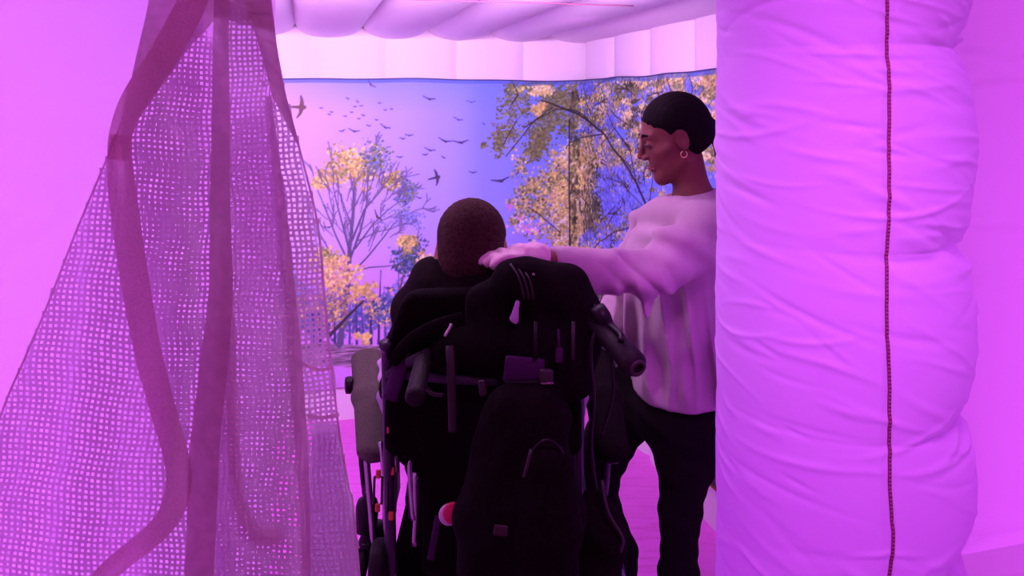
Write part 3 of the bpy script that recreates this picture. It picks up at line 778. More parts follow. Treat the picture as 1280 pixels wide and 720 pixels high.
# ------------------------------------------------------------------ standing person
DW = 2.13
wroot = empty('person', P(835, 130+F*CAMZ/DW, DW), 'standing person in pale sweatshirt and black leggings, gloved hand on the seated person', 'person')
HW = head_frame(P(842, 172, DW), (-.955, .03, -.295), (-.295, 0, .955), 1.0)
neck_t, neck_b = P(858, 200, DW), P(868, 255, DW)
sh_l, el_l, wr_l = P(886, 292, 1.97), P(806, 345, 1.83), P(688, 328, 1.73)
hand_c = P(655, 318, 1.71)
sh_r, el_r, wr_r = P(820, 285, 2.30), P(778, 395, 2.30), P(720, 430, 2.16)
hip_l, kn_l, an_l = P(857, 520, 2.07), P(850, 640, 2.06), P(846, 838, 2.08)
hip_r, kn_r, an_r = P(788, 500, 2.22), P(744, 612, 2.22), P(786, 800, 2.26)
chest, waist, pelv = P(845, 310, DW), P(848, 420, DW), P(845, 500, DW)
def wbody(p):
    d = head_sdf(to_head(p, HW))*HW[2]
    d = smin(d, cap(p, neck_t, neck_b, .046, .050), .022)
    d = smin(d, cap(p, neck_b, chest, .058, .085, (1, .75, 1)), .03)
    d = smin(d, chain(p, [chest, waist, pelv], [.085, .075, .095], .03, (1, .78, 1)), .03)
    d = smin(d, chain(p, [sh_l, el_l, wr_l], [.045, .036, .026], .02), .03)
    d = smin(d, chain(p, [sh_r, el_r, wr_r], [.045, .036, .026], .02), .03)
    d = smin(d, chain(p, [hip_l, kn_l, an_l], [.066, .040, .026], .03), .04)
    d = smin(d, chain(p, [hip_r, kn_r, an_r], [.062, .040, .026], .03), .04)
    for an in (an_l, an_r):
        d = smin(d, cap(p, an-Z*.03, an+Vector((-.14, .02, -.045)), .034, .026), .02)
    return d
body_lo, body_hi = (-.12, 1.62, .0), (.72, 2.52, 1.68)
surf('body', wbody, body_lo, body_hi, .0033, M['skin_w'], wroot)
hc = Vector(tuple(HW[0]))
face_parts(HW, wroot, M['hair_w'])
lp = [from_head((x, y, z), HW) for x, y, z in ((.080, -.022, -.063), (.0905, -.008, -.060), (.0915, 0, -.0615), (.0905, .008, -.060), (.080, .022, -.063))]
tube('lips', lp, [.002, .0042, .004, .0042, .002], M['lip'], wroot, 1, 8)
def whair(p):
    q = to_head(p, HW)
    d = ell(q, (-.017, 0, .035), (.096, .081, .090))
    d = smin(d, ell(q, (-.055, 0, -.005), (.052, .066, .062)), .03)
    # hairline: open towards the face and in front of and below the ears
    line = (q[..., 0]*.92-q[..., 2]+.003+.003*np.sin(q[..., 0]*210+q[..., 1]*120)+.002*np.sin(q[..., 1]*330))*.74
    line = np.minimum(line, q[..., 0]+.022)
    d = smax(d, line, .008)
    d = smax(d, -ell(q, (-.002, .085, -.010), (.027, .03, .036)), .006)
    d = smax(d, -ell(q, (-.002, -.085, -.010), (.027, .03, .036)), .006)
    d = smax(d, -q[..., 2]-.070-.4*np.clip(q[..., 0]+.03, -1, 1), .01)
    d = d+.0005*np.sin(q[..., 1]*500+np.arctan2(q[..., 2], q[..., 0]+.02)*8)
    t0 = [(-.088, 0, .0), (-.108, 0, .006), (-.111, .002, -.03), (-.108, .002, -.09), (-.106, .004, -.17)]
    r0 = [.014, .014, .014, .012, .006]
    t = chain(q, t0, r0, .012)+.0015*np.sin(q[..., 1]*420)
    return smin(d, t, .008)*HW[2]
surf('hair', whair, hc-Vector((.17, .13, .22)), hc+Vector((.24, .13, .16)), .003, M['hair_w'], wroot)
ec = from_head((-.006, -.0, 0), HW)
for s in (1, -1):
    c = from_head((.000, s*.083, -.042), HW)
    pts = [c+Vector((math.cos(a)*.0085, 0, math.sin(a)*.0085)) for a in [math.pi*2*k/16+1.9 for k in range(15)]]
    tube('earring', pts, .0016, M['gold'], wroot, 1, 8)
def wsweater(p):
    rr = p+np.array((.008, 0, 0), np.float32)*0
    d = chain(p, [P(858, 290, DW), P(842, 335, DW), P(844, 400, DW), P(850, 470, DW), P(853, 540, DW)], [.118, .130, .130, .124, .122], .04, (1, .74, 1))
    d = smin(d, cap(p, P(824, 284, 2.20), P(886, 286, 2.03), .060, .068), .05)
    d = smin(d, cap(p, P(868, 258, DW), P(862, 275, DW), .066, .085), .04)
    arm = chain(p, [sh_l, el_l, P(700, 331, 1.745)], [.082, .062, .041], .03)
    ax = np.clip((p[..., 0]-wr_l.x)/(.35), 0, 1)
    w1 = p[..., 0]*70+p[..., 2]*55+1.6*np.sin(p[..., 2]*38+p[..., 0]*17)+p[..., 1]*25
    w2 = p[..., 0]*38-p[..., 2]*64+1.3*np.sin(p[..., 0]*31)
    arm = arm+(.014*(1-np.abs(np.sin(w1*.5))**.6)+.009*np.sin(w2))*np.sin(np.clip(ax-.08, 0, 1)*3.1)*(.5+.5*np.sin(p[..., 0]*23+1))
    cuff = cap(p, P(712, 331, 1.76), P(690, 329, 1.735), .040, .036)+.0012*np.sin(p[..., 2]*700)
    arm = smin(arm, cuff, .006)
    d = smin(d, arm, .03)
    d = smin(d, chain(p, [sh_r, el_r, wr_r], [.082, .064, .042], .03), .015)
    # folds: hanging drapes low down, creases radiating from the armpit
    low = np.clip((1.22-p[..., 2])/.15, 0, 1)*np.clip((p[..., 2]-.80)/.06, .25, 1)
    fw = p[..., 0]*46+np.sin(p[..., 2]*8+p[..., 0]*9)*1.1-p[..., 1]*20+.5*np.sin(p[..., 0]*25)
    d = d-low*.020*(.9+.3*np.sin(p[..., 0]*17+p[..., 2]*6+1))*(1-np.abs(np.sin(fw)))**1.3+low*.009+low*.004*np.sin(p[..., 0]*45-p[..., 1]*30+np.sin(p[..., 2]*14)*2)+low*(.009*np.sin(p[..., 0]*62+np.sin(p[..., 2]*9)*1.4-p[..., 1]*25)+.004*np.sin(p[..., 0]*119+p[..., 2]*13-p[..., 1]*40))
    hi = np.clip((p[..., 2]-1.15)/.08, 0, 1)*np.clip((p[..., 0]-.27)/.08, 0, 1)
    d = d+hi*.010*np.sin((p[..., 0]*.75+p[..., 2]*.65)*48+p[..., 1]*20+1.5*np.sin(p[..., 2]*30))*(.5+.5*np.sin(p[..., 0]*19))
    # hem and neck opening
    d = smax(d, (.803+.03*(p[..., 0]-.3)-p[..., 2]), .008)
    nk = cap(p, P(864, 252, DW), P(850, 206, DW), .063, .10)
    d = smax(d, -nk, .006)
    inner = cap(p, P(853, 540, DW), P(850, 520, DW), .10, .09, (1, .74, 1))
    d = smax(d, -inner, .005)
    wrist = P(690, 329, 1.735); dirv = np.array((wr_l-P(712, 331, 1.76)).normalized(), np.float32)
    d = smax(d, (p-np.array(wrist, np.float32))@dirv-.006, .003)
    return d
surf('sweater', wsweater, (-.02, 1.62, .74), (.74, 2.50, 1.46), .0056, M['sweater'], wroot)
nc = [P(862, 243, DW)+Vector((math.cos(a)*.066, math.sin(a)*.066, .012*math.cos(a)-.004)) for a in [2*math.pi*k/28 for k in range(29)]]
tube('collar', nc, .010, M['sweater'], wroot, 1, 10)
def wlegs(p):
    d = cap(p, P(846, 470, DW), P(842, 510, DW), .10, .118, (1, .76, 1))
    d = smin(d, chain(p, [hip_l, P(857, 575, 2.06), kn_l, P(848, 720, 2.08), an_l], [.092, .074, .052, .050, .036], .03), .035)
    d = smin(d, chain(p, [hip_r, P(757, 560, 2.22), kn_r, P(770, 690, 2.25), an_r], [.098, .068, .058, .058, .038], .03), .035)
    d = d+.0015*np.sin(p[..., 2]*110+p[..., 0]*60)
    return smax(d, .10-p[..., 2], .004)
surf('leggings', wlegs, (.08, 1.85, .08), (.66, 2.46, .92), .007, M['leggings'], wroot)
for an in (an_l, an_r):
    def shoe(p, an=an):
        a = np.array((an.x, an.y, .0), np.float32); q = p-a
        d = smin(cap(q, (.035, 0, .045), (-.15, 0, .034), .042, .036, (1, 1.05, 1)), cap(q, (0, 0, .05), (0, 0, .10), .046, .044), .03)
        return smax(d, .004-p[..., 2], .004)
    surf('shoe', shoe, (an.x-.22, an.y-.07, 0), (an.x+.10, an.y+.07, .16), .006, M['shoe'], wroot)
# gloved hand lying flat over the seated person's shoulder
hd = (P(606, 320, 1.69)-wr_l).normalized(); hup = Vector((0, 0, 1)); hup = (hup-hd*hup.dot(hd)).normalized(); hs = hd.cross(hup)
def HP(a, b, c): return wr_l+hd*a+hs*b+hup*c        # along the hand, across it (towards the camera negative), up
fing = []
for k, (b0, ln) in enumerate(((-.030, .062), (-.011, .072), (.010, .078), (.029, .070))):
    fing.append([HP(.078, b0, .002), HP(.078+ln*.45, b0*1.12, .004), HP(.078+ln*.78, b0*1.15, -.002), HP(.078+ln, b0*1.15, -.013)])
thumb = [HP(.028, .030, -.004), HP(.058, .058, -.008), HP(.088, .064, -.016)]
def wglove(p):
    d = chain(p, [HP(-.002, 0, .002), HP(.035, 0, .004), HP(.075, 0, .003)], [.029, .033, .032], .02)
    d = smin(d, cap(p, HP(.075, -.026, .001), HP(.075, .026, .003), .016), .015)
    d = smin(d, cap(p, HP(.04, -.024, .001), HP(.04, .024, .003), .019), .015)
    for f in fing: d = smin(d, chain(p, f, [.0130, .0122, .0112, .0095], .006), .010)
    d = smin(d, chain(p, thumb, [.015, .012, .010], .008), .012)
    d = d+.0006*np.sin(p[..., 0]*240+p[..., 2]*190)+.0009*np.sin(p[..., 0]*110-p[..., 2]*260+p[..., 1]*150)
    e = (p-np.array(HP(.010, 0, 0), np.float32))@np.array(-hd, np.float32)
    return smax(d, e, .003)
glove = surf('glove', wglove, wr_l-Vector((.22, .13, .10)), wr_l+Vector((.05, .13, .08)), .0032, M['glove'], wroot)

# ------------------------------------------------------------------ seated person
DM = 1.80
mroot = empty('person', (-.09, 1.85, 0), 'seated person with short brown hair and black jacket in the wheelchair, seen from behind', 'person')
HM = head_frame(P(590, 313, DM), (.05, .92, -.40), (0, .40, .92), 1.03)
mh_ = Vector(tuple(HM[0]))
m_nt, m_nb = P(588, 328, 1.77), P(592, 358, 1.79)
msl, msr = P(534, 402, 1.79), P(656, 392, 1.79)
mel, mer = P(505, 520, 1.84), P(702, 520, 1.84)
mwl, mwr = P(493, 462, 2.02), P(692, 470, 2.06)
mch, mpv = Vector((-.085, 1.83, 1.02)), Vector((-.07, 1.86, .66))
mkl, mkr = Vector((-.18, 2.30, .63)), Vector((.05, 2.30, .63))
mal, mar = Vector((-.17, 2.42, .22)), Vector((.04, 2.42, .22))
def mbody(p):
    d = head_sdf(to_head(p, HM))*HM[2]
    d = smin(d, cap(p, m_nt, m_nb, .052, .062), .03)
    d = smin(d, cap(p, m_nb, mch, .08, .11, (.8, 1, 1)), .04)
    d = smin(d, chain(p, [mch, mpv], [.115, .115], .03, (.78, 1, 1)), .04)
    for s_, e_, w_ in ((msl, mel, mwl), (msr, mer, mwr)):
        d = smin(d, chain(p, [s_, e_, w_], [.045, .036, .026], .02), .03)
        hdv = Vector((.0, .09, -.005))
        d = smin(d, cap(p, w_, w_+hdv*.6, .026, .030, (1, 1, 1.3)), .015)
        for k in range(4):
            o = Vector((-.027+.018*k, 0, 0)); d = smin(d, chain(p, [w_+hdv*.8+o, w_+hdv*1.25+o, w_+hdv*1.5+o-Z*.025], [.0095, .009, .0075], .004), .006)
    for h_, k_, a_ in ((mpv+Vector((-.08, .04, -.01)), mkl, mal), (mpv+Vector((.08, .04, -.01)), mkr, mar)):
        d = smin(d, chain(p, [h_, k_, a_], [.07, .05, .034], .03), .04)
        d = smin(d, cap(p, a_-Z*.03, a_+Vector((0, .15, -.05)), .034, .028), .02)
    return d
surf('body', mbody, (-.42, 1.62, .10), (.30, 2.66, 1.44), .006, M['skin_m'], mroot)
face_parts(HM, mroot, M['hair_m'])
def mhair(p):
    q = to_head(p, HM)
    d = ell(q, (-.014, 0, .031), (.096, .0785, .084))
    d = smin(d, ell(q, (-.035, 0, -.030), (.060, .068, .062)), .03)
    d = smax(d, q[..., 0]*.85-q[..., 2]*.7-.02, .006)
    d = smax(d, -ell(q, (-.004, .086, -.008), (.028, .03, .038)), .006)
    d = smax(d, -ell(q, (-.004, -.086, -.008), (.028, .03, .038)), .006)
    d = smax(d, -q[..., 2]-.088, .01)
    return (d+.0012*np.sin(q[..., 0]*260)*np.sin(q[..., 1]*290)*np.sin(q[..., 2]*270))*HM[2]
surf('hair', mhair, mh_-Vector((.12, .14, .15)), mh_+Vector((.12, .14, .14)), .003, M['hair_m'], mroot)
def mjacket(p):
    d = chain(p, [msl, P(592, 380, 1.79), msr], [.070, .090, .070], .03)
    d = smin(d, cap(p, msl+Vector((.005, 0, -.005)), P(512, 480, 1.82), .075, .066), .04)
    d = smin(d, cap(p, msr+Vector((0, 0, -.005)), P(690, 480, 1.82), .075, .066), .04)
    d = smin(d, chain(p, [Vector((-.085, 1.81, 1.14)), mch, mpv], [.135, .145, .145], .04, (.80, 1, 1)), .05)
    d = smin(d, cap(p, P(560, 352, 1.77), P(622, 350, 1.77), .033), .03)                    # collar
    nk = cap(p, P(592, 352, 1.81), P(588, 308, 1.83), .060, .09)
    d = smax(d, -nk, .008)
    d = d+.004*np.sin(p[..., 0]*38+p[..., 2]*52)+.0025*np.sin(p[..., 0]*90-p[..., 2]*70+p[..., 1]*40)
    return smax(d, .60-p[..., 2], .01)
surf('jacket', mjacket, (-.40, 1.62, .58), (.26, 2.04, 1.30), .007, M['jacket'], mroot)
def msleeve(p):
    d = chain(p, [P(507, 470, 1.83), mel+Vector((-.004, 0, .04)), mwl+Vector((-.004, -.03, .01))], [.052, .052, .040], .03)
    return d+.003*np.sin(p[..., 2]*120+p[..., 1]*60)
surf('shirt_sleeve', msleeve, (-.42, 1.74, .78), (-.16, 2.10, 1.06), .006, M['shirt'], mroot)
def msleeve2(p):
    d = chain(p, [P(694, 470, 1.83), mer+Vector((.004, 0, .04)), mwr+Vector((.004, -.03, .01))], [.052, .052, .040], .03)
    return d+.003*np.sin(p[..., 2]*120+p[..., 1]*60)
surf('shirt_sleeve', msleeve2, (-.02, 1.74, .76), (.26, 2.12, 1.06), .006, M['shirt'], mroot)
def mtrous(p):
    d = cap(p, mpv+Vector((-.08, 0, 0)), mpv+Vector((.08, 0, 0)), .105)
    for h_, k_, a_ in ((mpv+Vector((-.08, .04, -.01)), mkl, mal), (mpv+Vector((.08, .04, -.01)), mkr, mar)):
        d = smin(d, chain(p, [h_, k_, a_], [.088, .066, .050], .03), .04)
    return smax(d, .19-p[..., 2], .004)
surf('trousers', mtrous, (-.34, 1.70, .16), (.20, 2.54, .80), .01, M['trouser'], mroot)
for a_ in (mal, mar):
    def shoe(p, a_=a_):
        q = p-np.array((a_.x, a_.y, a_.z), np.float32)
        d = smin(cap(q, (0, -.03, -.055), (0, .16, -.062), .042, .038), cap(q, (0, 0, -.05), (0, 0, .0), .045, .044), .03)
        return smax(d, -.10-q[..., 2], .004)
    surf('shoe', shoe, (a_.x-.07, a_.y-.11, a_.z-.12), (a_.x+.07, a_.y+.24, a_.z+.06), .007, M['shoe'], mroot)

# ------------------------------------------------------------------ wheelchair
wc = empty('wheelchair', (-.06, 1.85, 0), 'black wheelchair with grey armrest pad and push handles, seen from behind', 'wheelchair')
XC, HWD = -.06, .287
# backrest: padded canvas panel with shaped top
def wback(p):
    q = p-np.array((XC, 1.66, .90), np.float32)
    y = q[..., 1]-.16*q[..., 2]*0
    w = .205-.05*np.clip((q[..., 2]-.12)/.2, 0, 1)**2-.075*np.clip((-.02-q[..., 2])/.08, 0, 1)
    dx = np.abs(q[..., 0])-w+.02; dz = np.abs(q[..., 2])-.28; dy = np.abs(y+.18*q[..., 0]**2/.2)-.012
    return np.sqrt(np.clip(dx, 0, None)**2+np.clip(dy, 0, None)**2+np.clip(dz, 0, None)**2)+np.minimum(np.maximum(dx, np.maximum(dy, dz)), 0)-.022
surf('backrest', wback, (XC-.26, 1.56, .58), (XC+.26, 1.74, 1.24), .008, M['fabric'], wc)
rbox('seat', (XC, 1.90, .53), (.44, .46, .07), M['fabric'], wc, (.06, 0, 0), .025, 3)
for s in (-1, 1):
    x = XC+s*.20
    tube('back_post', [(x, 1.66, .50), (x, 1.63, .8), (x, 1.60, 1.06), (x, 1.57, 1.11)], .0125, M['frame'], wc, 5)
    tube('seat_rail', [(XC+s*.21, 1.60, .48), (XC+s*.21, 2.12, .51), (XC+s*.20, 2.20, .45), (XC+s*.18, 2.40, .20)], .0125, M['frame'], wc, 5)
    tube('base_rail', [(XC+s*.21, 1.58, .30), (XC+s*.21, 2.15, .30)], .0125, M['frame'], wc, 2)
    tube('upright', [(XC+s*.21, 1.64, .28), (XC+s*.21, 1.63, .52)], .0125, M['frame'], wc, 2)
    tube('upright', [(XC+s*.21, 2.10, .18), (XC+s*.21, 2.10, .50)], .0125, M['frame'], wc, 2)
    # rear wheel
    wx = XC+s*.275; c = Vector((wx, 1.77, .302))
    bm = bmesh.new(); ring = [c+Vector((0, math.cos(a)*.285, math.sin(a)*.285)) for a in [2*math.pi*k/48 for k in range(49)]]
    add_tube(bm, ring, .017, 10, up=(1, 0, 0)); wh = bm_obj('rear_wheel', bm, M['rubber'], wc)
    bm = bmesh.new(); add_tube(bm, [c+(p-c)*.93 for p in ring], .010, 8, up=(1, 0, 0)); bm_obj('rim', bm, M['chrome'], wh)
    bm = bmesh.new(); add_tube(bm, [c+(p-c)*.90+Vector((s*.03, 0, 0)) for p in ring], .008, 8, up=(1, 0, 0)); bm_obj('push_rim', bm, M['chrome'], wh)
    lathe('hub', c-Vector((.03, 0, 0)), (1, 0, 0), [(.012, 0), (.028, .004), (.018, .015), (.018, .045), (.028, .056), (.012, .06)], M['frame'], wh, 20)
    for k in range(18):
        a = 2*math.pi*k/18; e = c+Vector((0, math.cos(a)*.262, math.sin(a)*.262)); h = c+Vector((.02*(-1)**k, math.cos(a+.3)*.022, math.sin(a+.3)*.022))
        tube('spoke', [h, e], .0015, M['chrome'], wh, 1, 5)
    # caster
    c2 = Vector((XC+s*.23, 2.22, .078))
    cs = lathe('caster_wheel', c2-Vector((.014, 0, 0)), (1, 0, 0), [(.02, 0), (.060, 0), (.074, .006), (.077, .014), (.074, .022), (.060, .028), (.02, .028)], M['rubber'], wc, 24)
    tube('fork', [c2+Vector((-.022, 0, 0)), c2+Vector((-.022, -.02, .08)), c2+Vector((0, -.03, .11)), c2+Vector((.022, -.02, .08)), c2+Vector((.022, 0, 0))], .007, M['frame'], cs, 4, 8)
    tube('stem', [c2+Vector((0, -.03, .11)), c2+Vector((-s*.02, -.10, .22))], .010, M['frame'], cs, 2, 8)
    # footrest
    fr = rbox('footplate', (XC+s*.11, 2.50, .105), (.17, .17, .014), M['black'], wc, (-.12, 0, 0), .005)
    tube('footrest_hanger', [(XC+s*.20, 2.18, .46), (XC+s*.19, 2.34, .30), (XC+s*.19, 2.46, .11)], .011, M['frame'], wc, 4)
    # tilted armrest
    ax = -.347 if s < 0 else .222
    a0, a1 = (Vector((-.308, 1.70, .835)), Vector((-.380, 2.05, .935))) if s < 0 else (Vector((.222, 1.70, .835)), Vector((.222, 2.05, .935)))
    arm = rbox('armrest', (a0+a1)/2-Z*.03, (.03, .36, .012), M['frame'], wc, (math.atan2(.10, .35), 0, .2 if s < 0 else 0), .004)
    def apad(p, a0=a0, a1=a1):
        d = chain(p, [a0+Vector((0, .02, -.012)), a0.lerp(a1, .5), a1+Vector((0, -.01, -.012))], [.029, .031, .034], .02, (.72, 1, 1.25))
        return d
    surf('armrest_pad', apad, (min(a0.x, a1.x)-.08, 1.62, .76), (max(a0.x, a1.x)+.08, 2.13, 1.01), .005, M['pad'] if s < 0 else M['fabric'], arm)
    tube('armrest_post', [(XC+s*.24, 1.78, .50), (ax-s*.01, 1.78, .70), (ax, 1.78, .83)], .011, M['frame'], arm, 4)
    rbox('side_guard', (XC+s*.245, 1.92, .585), (.008, .30, .09), M['black'], wc, (.15, 0, 0), .003)
tube('cross_brace', [(XC-.21, 1.70, .30), (XC+.21, 1.95, .50)], .011, M['frame'], wc, 2)
tube('cross_brace', [(XC+.21, 1.70, .30), (XC-.21, 1.95, .50)], .011, M['frame'], wc, 2)
tube('push_bar', [(XC-.20, 1.60, 1.04), (XC, 1.585, 1.03), (XC+.20, 1.60, 1.04)], .011, M['frame'], wc, 4)
# push handles: the near ones with grips
gL0, gL1 = P(529, 449, 1.56), P(518, 500, 1.40)
gR0, gR1 = P(742, 398, 1.56), P(797, 460, 1.40)
hl = tube('push_handle', [(XC-.20, 1.60, 1.04), gL0+Vector((0, .03, .0)), gL0], .012, M['frame'], wc, 4)
tube('grip', [gL0, gL0.lerp(gL1, .1), gL0.lerp(gL1, .5), gL0.lerp(gL1, .93), gL1], [.016, .0185, .0175, .019, .014], M['rubber'], hl, 1, 16)
hr = tube('push_handle', [(XC+.20, 1.60, 1.04), gR0+Vector((-.02, .03, .0)), gR0], .012, M['frame'], wc, 4)
tube('grip', [gR0, gR0.lerp(gR1, .1), gR0.lerp(gR1, .5), gR0.lerp(gR1, .94), gR1], [.020, .0245, .023, .0245, .018], M['rubber'], hr, 1, 16)
lathe('grip_cap', gR1, (gR1-gR0), [(.016, -.004), (.017, .002), (.011, .005), (.010, -.002)], M['greypipe'], hr, 18)
tube('brake_lever', [gR0+Vector((.0, 0, .025)), P(760, 404, 1.5), P(775, 418, 1.45), P(776, 426, 1.43)], .0055, M['black'], hr, 4, 8)
lathe('pivot', P(752, 396, 1.52), (1, .3, .4), [(.012, -.016), (.024, -.012), (.024, .012), (.012, .016)], M['black'], hr, 16)
tube('brake_cable', [P(748, 402, 1.52), P(738, 440, 1.50), P(742, 500, 1.52), P(739, 560, 1.55), P(748, 640, 1.62)], .0045, M['black'], wc, 6, 8)
tube('brake_cable', [P(760, 420, 1.48), P(766, 470, 1.47), P(765, 500, 1.48), P(752, 545, 1.52)], .0025, M['black'], wc, 6, 6)
# hardware at the left side
kn = lathe('knob', P(441, 481, 1.93), (-1, -.3, 0), [(.006, -.04), (.010, -.004), (.020, 0), (.022, .008), (.020, .018), (.010, .02)], M['black'], wc, 10)
tube('chrome_tube', [P(457, 560, 1.73), P(462, 620, 1.72), P(468, 690, 1.70), P(474, 760, 1.68)], .0075, M['chrome'], wc, 5)
tube('chrome_tube', [P(476, 552, 1.70), P(481, 600, 1.69), P(483, 660, 1.67), P(496, 740, 1.64)], .0065, M['chrome'], wc, 5)
tube('chrome_tube', [P(511, 548, 1.62), P(513, 600, 1.60), P(517, 650, 1.58)], .0055, M['chrome'], wc, 5)
tube('chrome_tube', [P(519, 590, 1.59), P(520, 640, 1.585), P(518, 682, 1.58)], .006, M['chrome'], wc, 5)
rbox('side_plate', P(515, 612, 1.62), (.016, .01, .12), M['plum'], wc, (0, 0, 0), .003)
rbox('side_plate', P(543, 672, 1.58), (.014, .012, .09), M['plum'], wc, (0, .18, 0), .003)
for x0, y0, y1, d in ((490, 592, 640, 1.62), (473, 596, 630, 1.66)):
    a, b = P(x0, y0, d), P(x0-1, y1, d); w = .0085
    pts = [a+Vector((-w, 0, 0)), a+Vector((w, 0, 0)), b+Vector((w, 0, 0)), b+Vector((-w, 0, 0)), a+Vector((-w, 0, 0))]
    sl_ = tube('strap_loop', pts, .0028, M['greypipe'], wc, 1, 6)
    rbox('orange_tab', a+Z*.006, (.011, .006, .018), M['orange'], sl_, (0, 0, 0), .002)
    rbox('orange_tab', b-Z*.008, (.011, .006, .018), M['orange'], sl_, (0, 0, 0), .002)
tube('wheel_lock', [P(452, 560, 1.78), P(454, 580, 1.77), P(455, 606, 1.76)], [.009, .010, .007], M['black'], wc, 1, 10)
lathe('tilt_motor', P(458, 655, 1.74), (.05, 0, 1), [(.012, -.02), (.024, -.014), (.026, .04), (.022, .054), (.010, .062), (.008, .072)], M['black'], wc, 18)
rbox('motor_bracket', P(463, 672, 1.74), (.045, .04, .07), M['black'], wc, (0, .3, 0), .008)
lathe('roller', P(474, 708, 1.66)-Vector((.018, 0, 0)), (1, 0, 0), [(.02, 0), (.050, .002), (.055, .010), (.055, .028), (.050, .036), (.02, .038)], M['rubber'], wc, 24)
rbox('lever_clip', P(457, 683, 1.70), (.018, .012, .014), M['black'], wc, (0, 0, 0), .003)
lathe('reflector', P(566, 640, 1.47), (.15, -1, .12), [(.018, 0), (.0195, .002), (.0195, .006), (.017, .008)], M['red'], wc, 24)
lathe('reflector_mount', P(562, 643, 1.475), (.15, -1, .12), [(.018, -.004), (.021, 0), (.019, .004)], M['white'], wc, 20)
rbox('belt_button', P(487, 537, 1.60), (.012, .008, .014), M['red'], wc, (0, 0, .2), .002)
tube('belt_webbing', [P(491, 545, 1.60), P(496, 570, 1.60), P(497, 590, 1.60)], .004, M['greypipe'], wc, 4, 6, .4)
tube('side_strap', [P(562, 432, 1.53), P(564, 470, 1.51), P(566, 540, 1.52)], 0.0085, M['greypipe'], wc, 4, 8, .3, up=(1, 0, 0))
tube('side_strap', [P(505, 440, 1.60), P(497, 468, 1.58), P(487, 500, 1.57)], .016, M['plum'], wc, 4, 8, .3, up=(1, 0, 0))
tube('cable_hook', [P(533, 484, 1.50), P(540, 492, 1.49), P(554, 494, 1.49)], .004, M['greypipe'], wc, 4, 8)
rbox('strap_clip', P(603, 485, 1.47), (.014, .008, .03), M['greypipe'], wc, (0, -.15, 0), .003)
rbox('strap_clip', P(610, 505, 1.47), (.008, .008, .018), M['chrome'], wc, (0, .3, 0), .002)
tube('shoulder_strap', [P(490, 452, 1.58), P(515, 425, 1.57), P(545, 408, 1.56), P(580, 398, 1.56)], .014, M['fabric'], wc, 6, 10, .5)
tube('webbing_end', [P(556, 420, 1.53), P(562, 410, 1.53), P(564, 405, 1.53)], .003, M['white'], wc, 3, 6)
# harness panel on the back: plum pads with a bright buckle and a pale tab
hp = rbox('harness_pad', P(655, 463, 1.50), (.078, .012, .052), M['plum'], wc, (0, .10, 0), .006)
rbox('harness_pad', P(660, 492, 1.50), (.052, .012, .026), M['plum'], wc, (0, -.12, 0), .005)
rbox('webbing', P(658, 479, 1.49), (.085, .012, .012), M['black'], hp, (0, -.05, 0), .002)
rbox('buckle', P(683, 471, 1.475), (.026, .012, .030), M['greypipe'], hp, (0, .0, 0), .004)
rbox('buckle_bar', P(684, 479, 1.468), (.024, .006, .004), M['chrome'], hp, (0, -.05, 0), .001)
rbox('pale_tab', P(699, 444, 1.49), (.014, .006, .030), M['plum'], wc, (0, .05, 0), .003)
tube('tab_cord', [P(698, 412, 1.49), P(699, 436, 1.49)], .0025, M['plum'], wc, 2, 6)
for x in (717, 670): tube('webbing_strip', [P(x, 402, 1.50), P(x-1, 450, 1.49)], .004, M['greypipe'] if x > 700 else M['black'], wc, 2, 6, .4)

# ------------------------------------------------------------------ bags hung on the chair
bag = empty('backpack', P(660, 720, 1.44), 'large black backpack hanging on the back of the wheelchair', 'backpack')
def bpack(p):
    a = chain(p, [P(655, 535, 1.47), P(650, 640, 1.45), P(648, 780, 1.47)], [.085, .105, .11], .04, (.95, 1.35, 1))
    a = smin(a, cap(p, P(618, 600, 1.47), P(610, 720, 1.47), .03, .045), .05)
    a = a+.004*np.sin(p[..., 0]*50+p[..., 2]*36)+.003*np.sin(p[..., 0]*80-p[..., 2]*60)
    return a
surf('bag_body', bpack, (-.22, 1.28, .36), (.22, 1.62, 1.12), .007, M['fabric'], bag)
def bpocket(p):
    a = chain(p, [P(684, 590, 1.40), P(682, 660, 1.39), P(680, 740, 1.40)], [.052, .060, .062], .03, (1, 1.3, 1))
    return a+.002*np.sin(p[..., 2]*90)
pk = surf('front_pocket', bpocket, (-.06, 1.28, .56), (.16, 1.52, 1.02), .006, M['fabric'], bag)
arch = [P(650+34*(1-math.cos(a)), 640-90*math.sin(a), 1.375+.02*abs(math.cos(a))) for a in [math.pi*k/16 for k in range(17)]]
tube('pocket_zip', arch, .003, M['black'], pk, 1, 6)
tube('zip_pull', [P(664, 562, 1.36), P(660, 578, 1.355), P(655, 596, 1.355)], .003, M['greypipe'], pk, 2, 6)
rbox('pocket_logo_patch', P(626, 663, 1.325), (.024, .006, .018), M['greypipe'], bag, (0, .1, 0), .003)
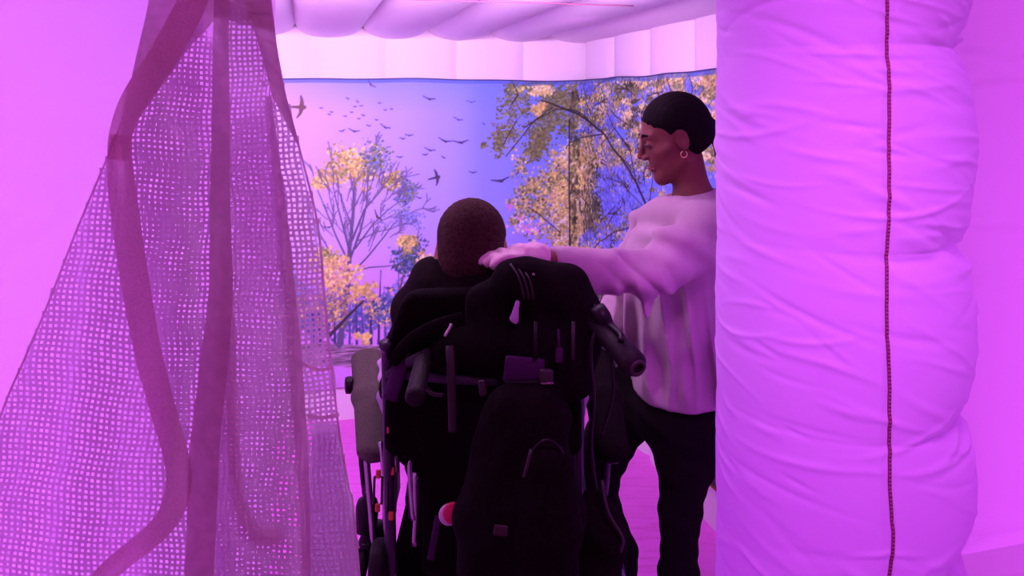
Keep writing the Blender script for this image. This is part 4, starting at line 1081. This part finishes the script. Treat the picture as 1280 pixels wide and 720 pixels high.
# upper sling: black padded strap with three grey cords over the shoulder side
def bsling(p):
    a = chain(p, [P(600, 380, 1.62), P(650, 352, 1.60), P(700, 366, 1.60), P(722, 400, 1.60), P(715, 470, 1.58)], [.035, .046, .058, .052, .045], .03)
    a = smin(a, chain(p, [P(560, 440, 1.60), P(620, 430, 1.60), P(690, 440, 1.59), P(650, 530, 1.54)], [.04, .055, .06, .07], .03), .05)
    a = smax(a, -cap(p, P(646, 378, 1.56), P(642, 400, 1.56), .007, .011), .004)
    return a+.003*np.sin(p[..., 0]*70+p[..., 2]*50)
surf('bag_top', bsling, (-.22, 1.45, .86), (.24, 1.70, 1.32), .006, M['fabric'], bag)
for k in range(3):
    tube('piping', [P(638+7*k, 330+2*k, 1.575), P(647+7*k, 344+2*k, 1.548), P(653+6*k, 362, 1.545), P(655+6*k, 374, 1.55)], .0022, M['greypipe'], bag, 5, 6)
cl = surf('cloth_tab', lambda p: ell(p, P(650, 334, 1.60), (.024, .010, .010))+lumps(p, 150, .003), P(650, 334, 1.6)-Vector((.05, .03, .03)), P(650, 334, 1.6)+Vector((.05, .03, .03)), .003, M['shirt'], bag)
surf('cloth_tab', lambda p: smin(cap(p, P(647, 378, 1.548), P(643, 398, 1.548), .005, .009, (1, 2, 1)), cap(p, P(643, 398, 1.548), P(645, 403, 1.548), .008, .004, (1, 2, 1)), .006), P(645, 390, 1.548)-Vector((.03, .02, .04)), P(645, 390, 1.548)+Vector((.03, .02, .04)), .0025, M['shirt'], bag)
rbox('metal_ring', P(667, 343, 1.53), (.006, .004, .004), M['chrome'], bag, (0, .5, 0), .001)
pouch = empty('side_pouch', P(755, 720, 1.56), 'black pouch hanging low beside the right wheel of the wheelchair', 'bag')
def bp2(p):
    a = chain(p, [P(742, 625, 1.60), P(752, 665, 1.58), P(745, 740, 1.58)], [.028, .046, .055], .03, (1, 1.2, 1))
    return a+.003*np.sin(p[..., 0]*60+p[..., 2]*70)
surf('pouch_body', bp2, (.08, 1.48, .50), (.28, 1.68, .84), .006, M['fabric'], pouch)
tube('pouch_cord', [P(752, 600, 1.56), P(760, 640, 1.535), P(778, 672, 1.54), P(775, 690, 1.54)], .0035, M['greypipe'], pouch, 5, 6)
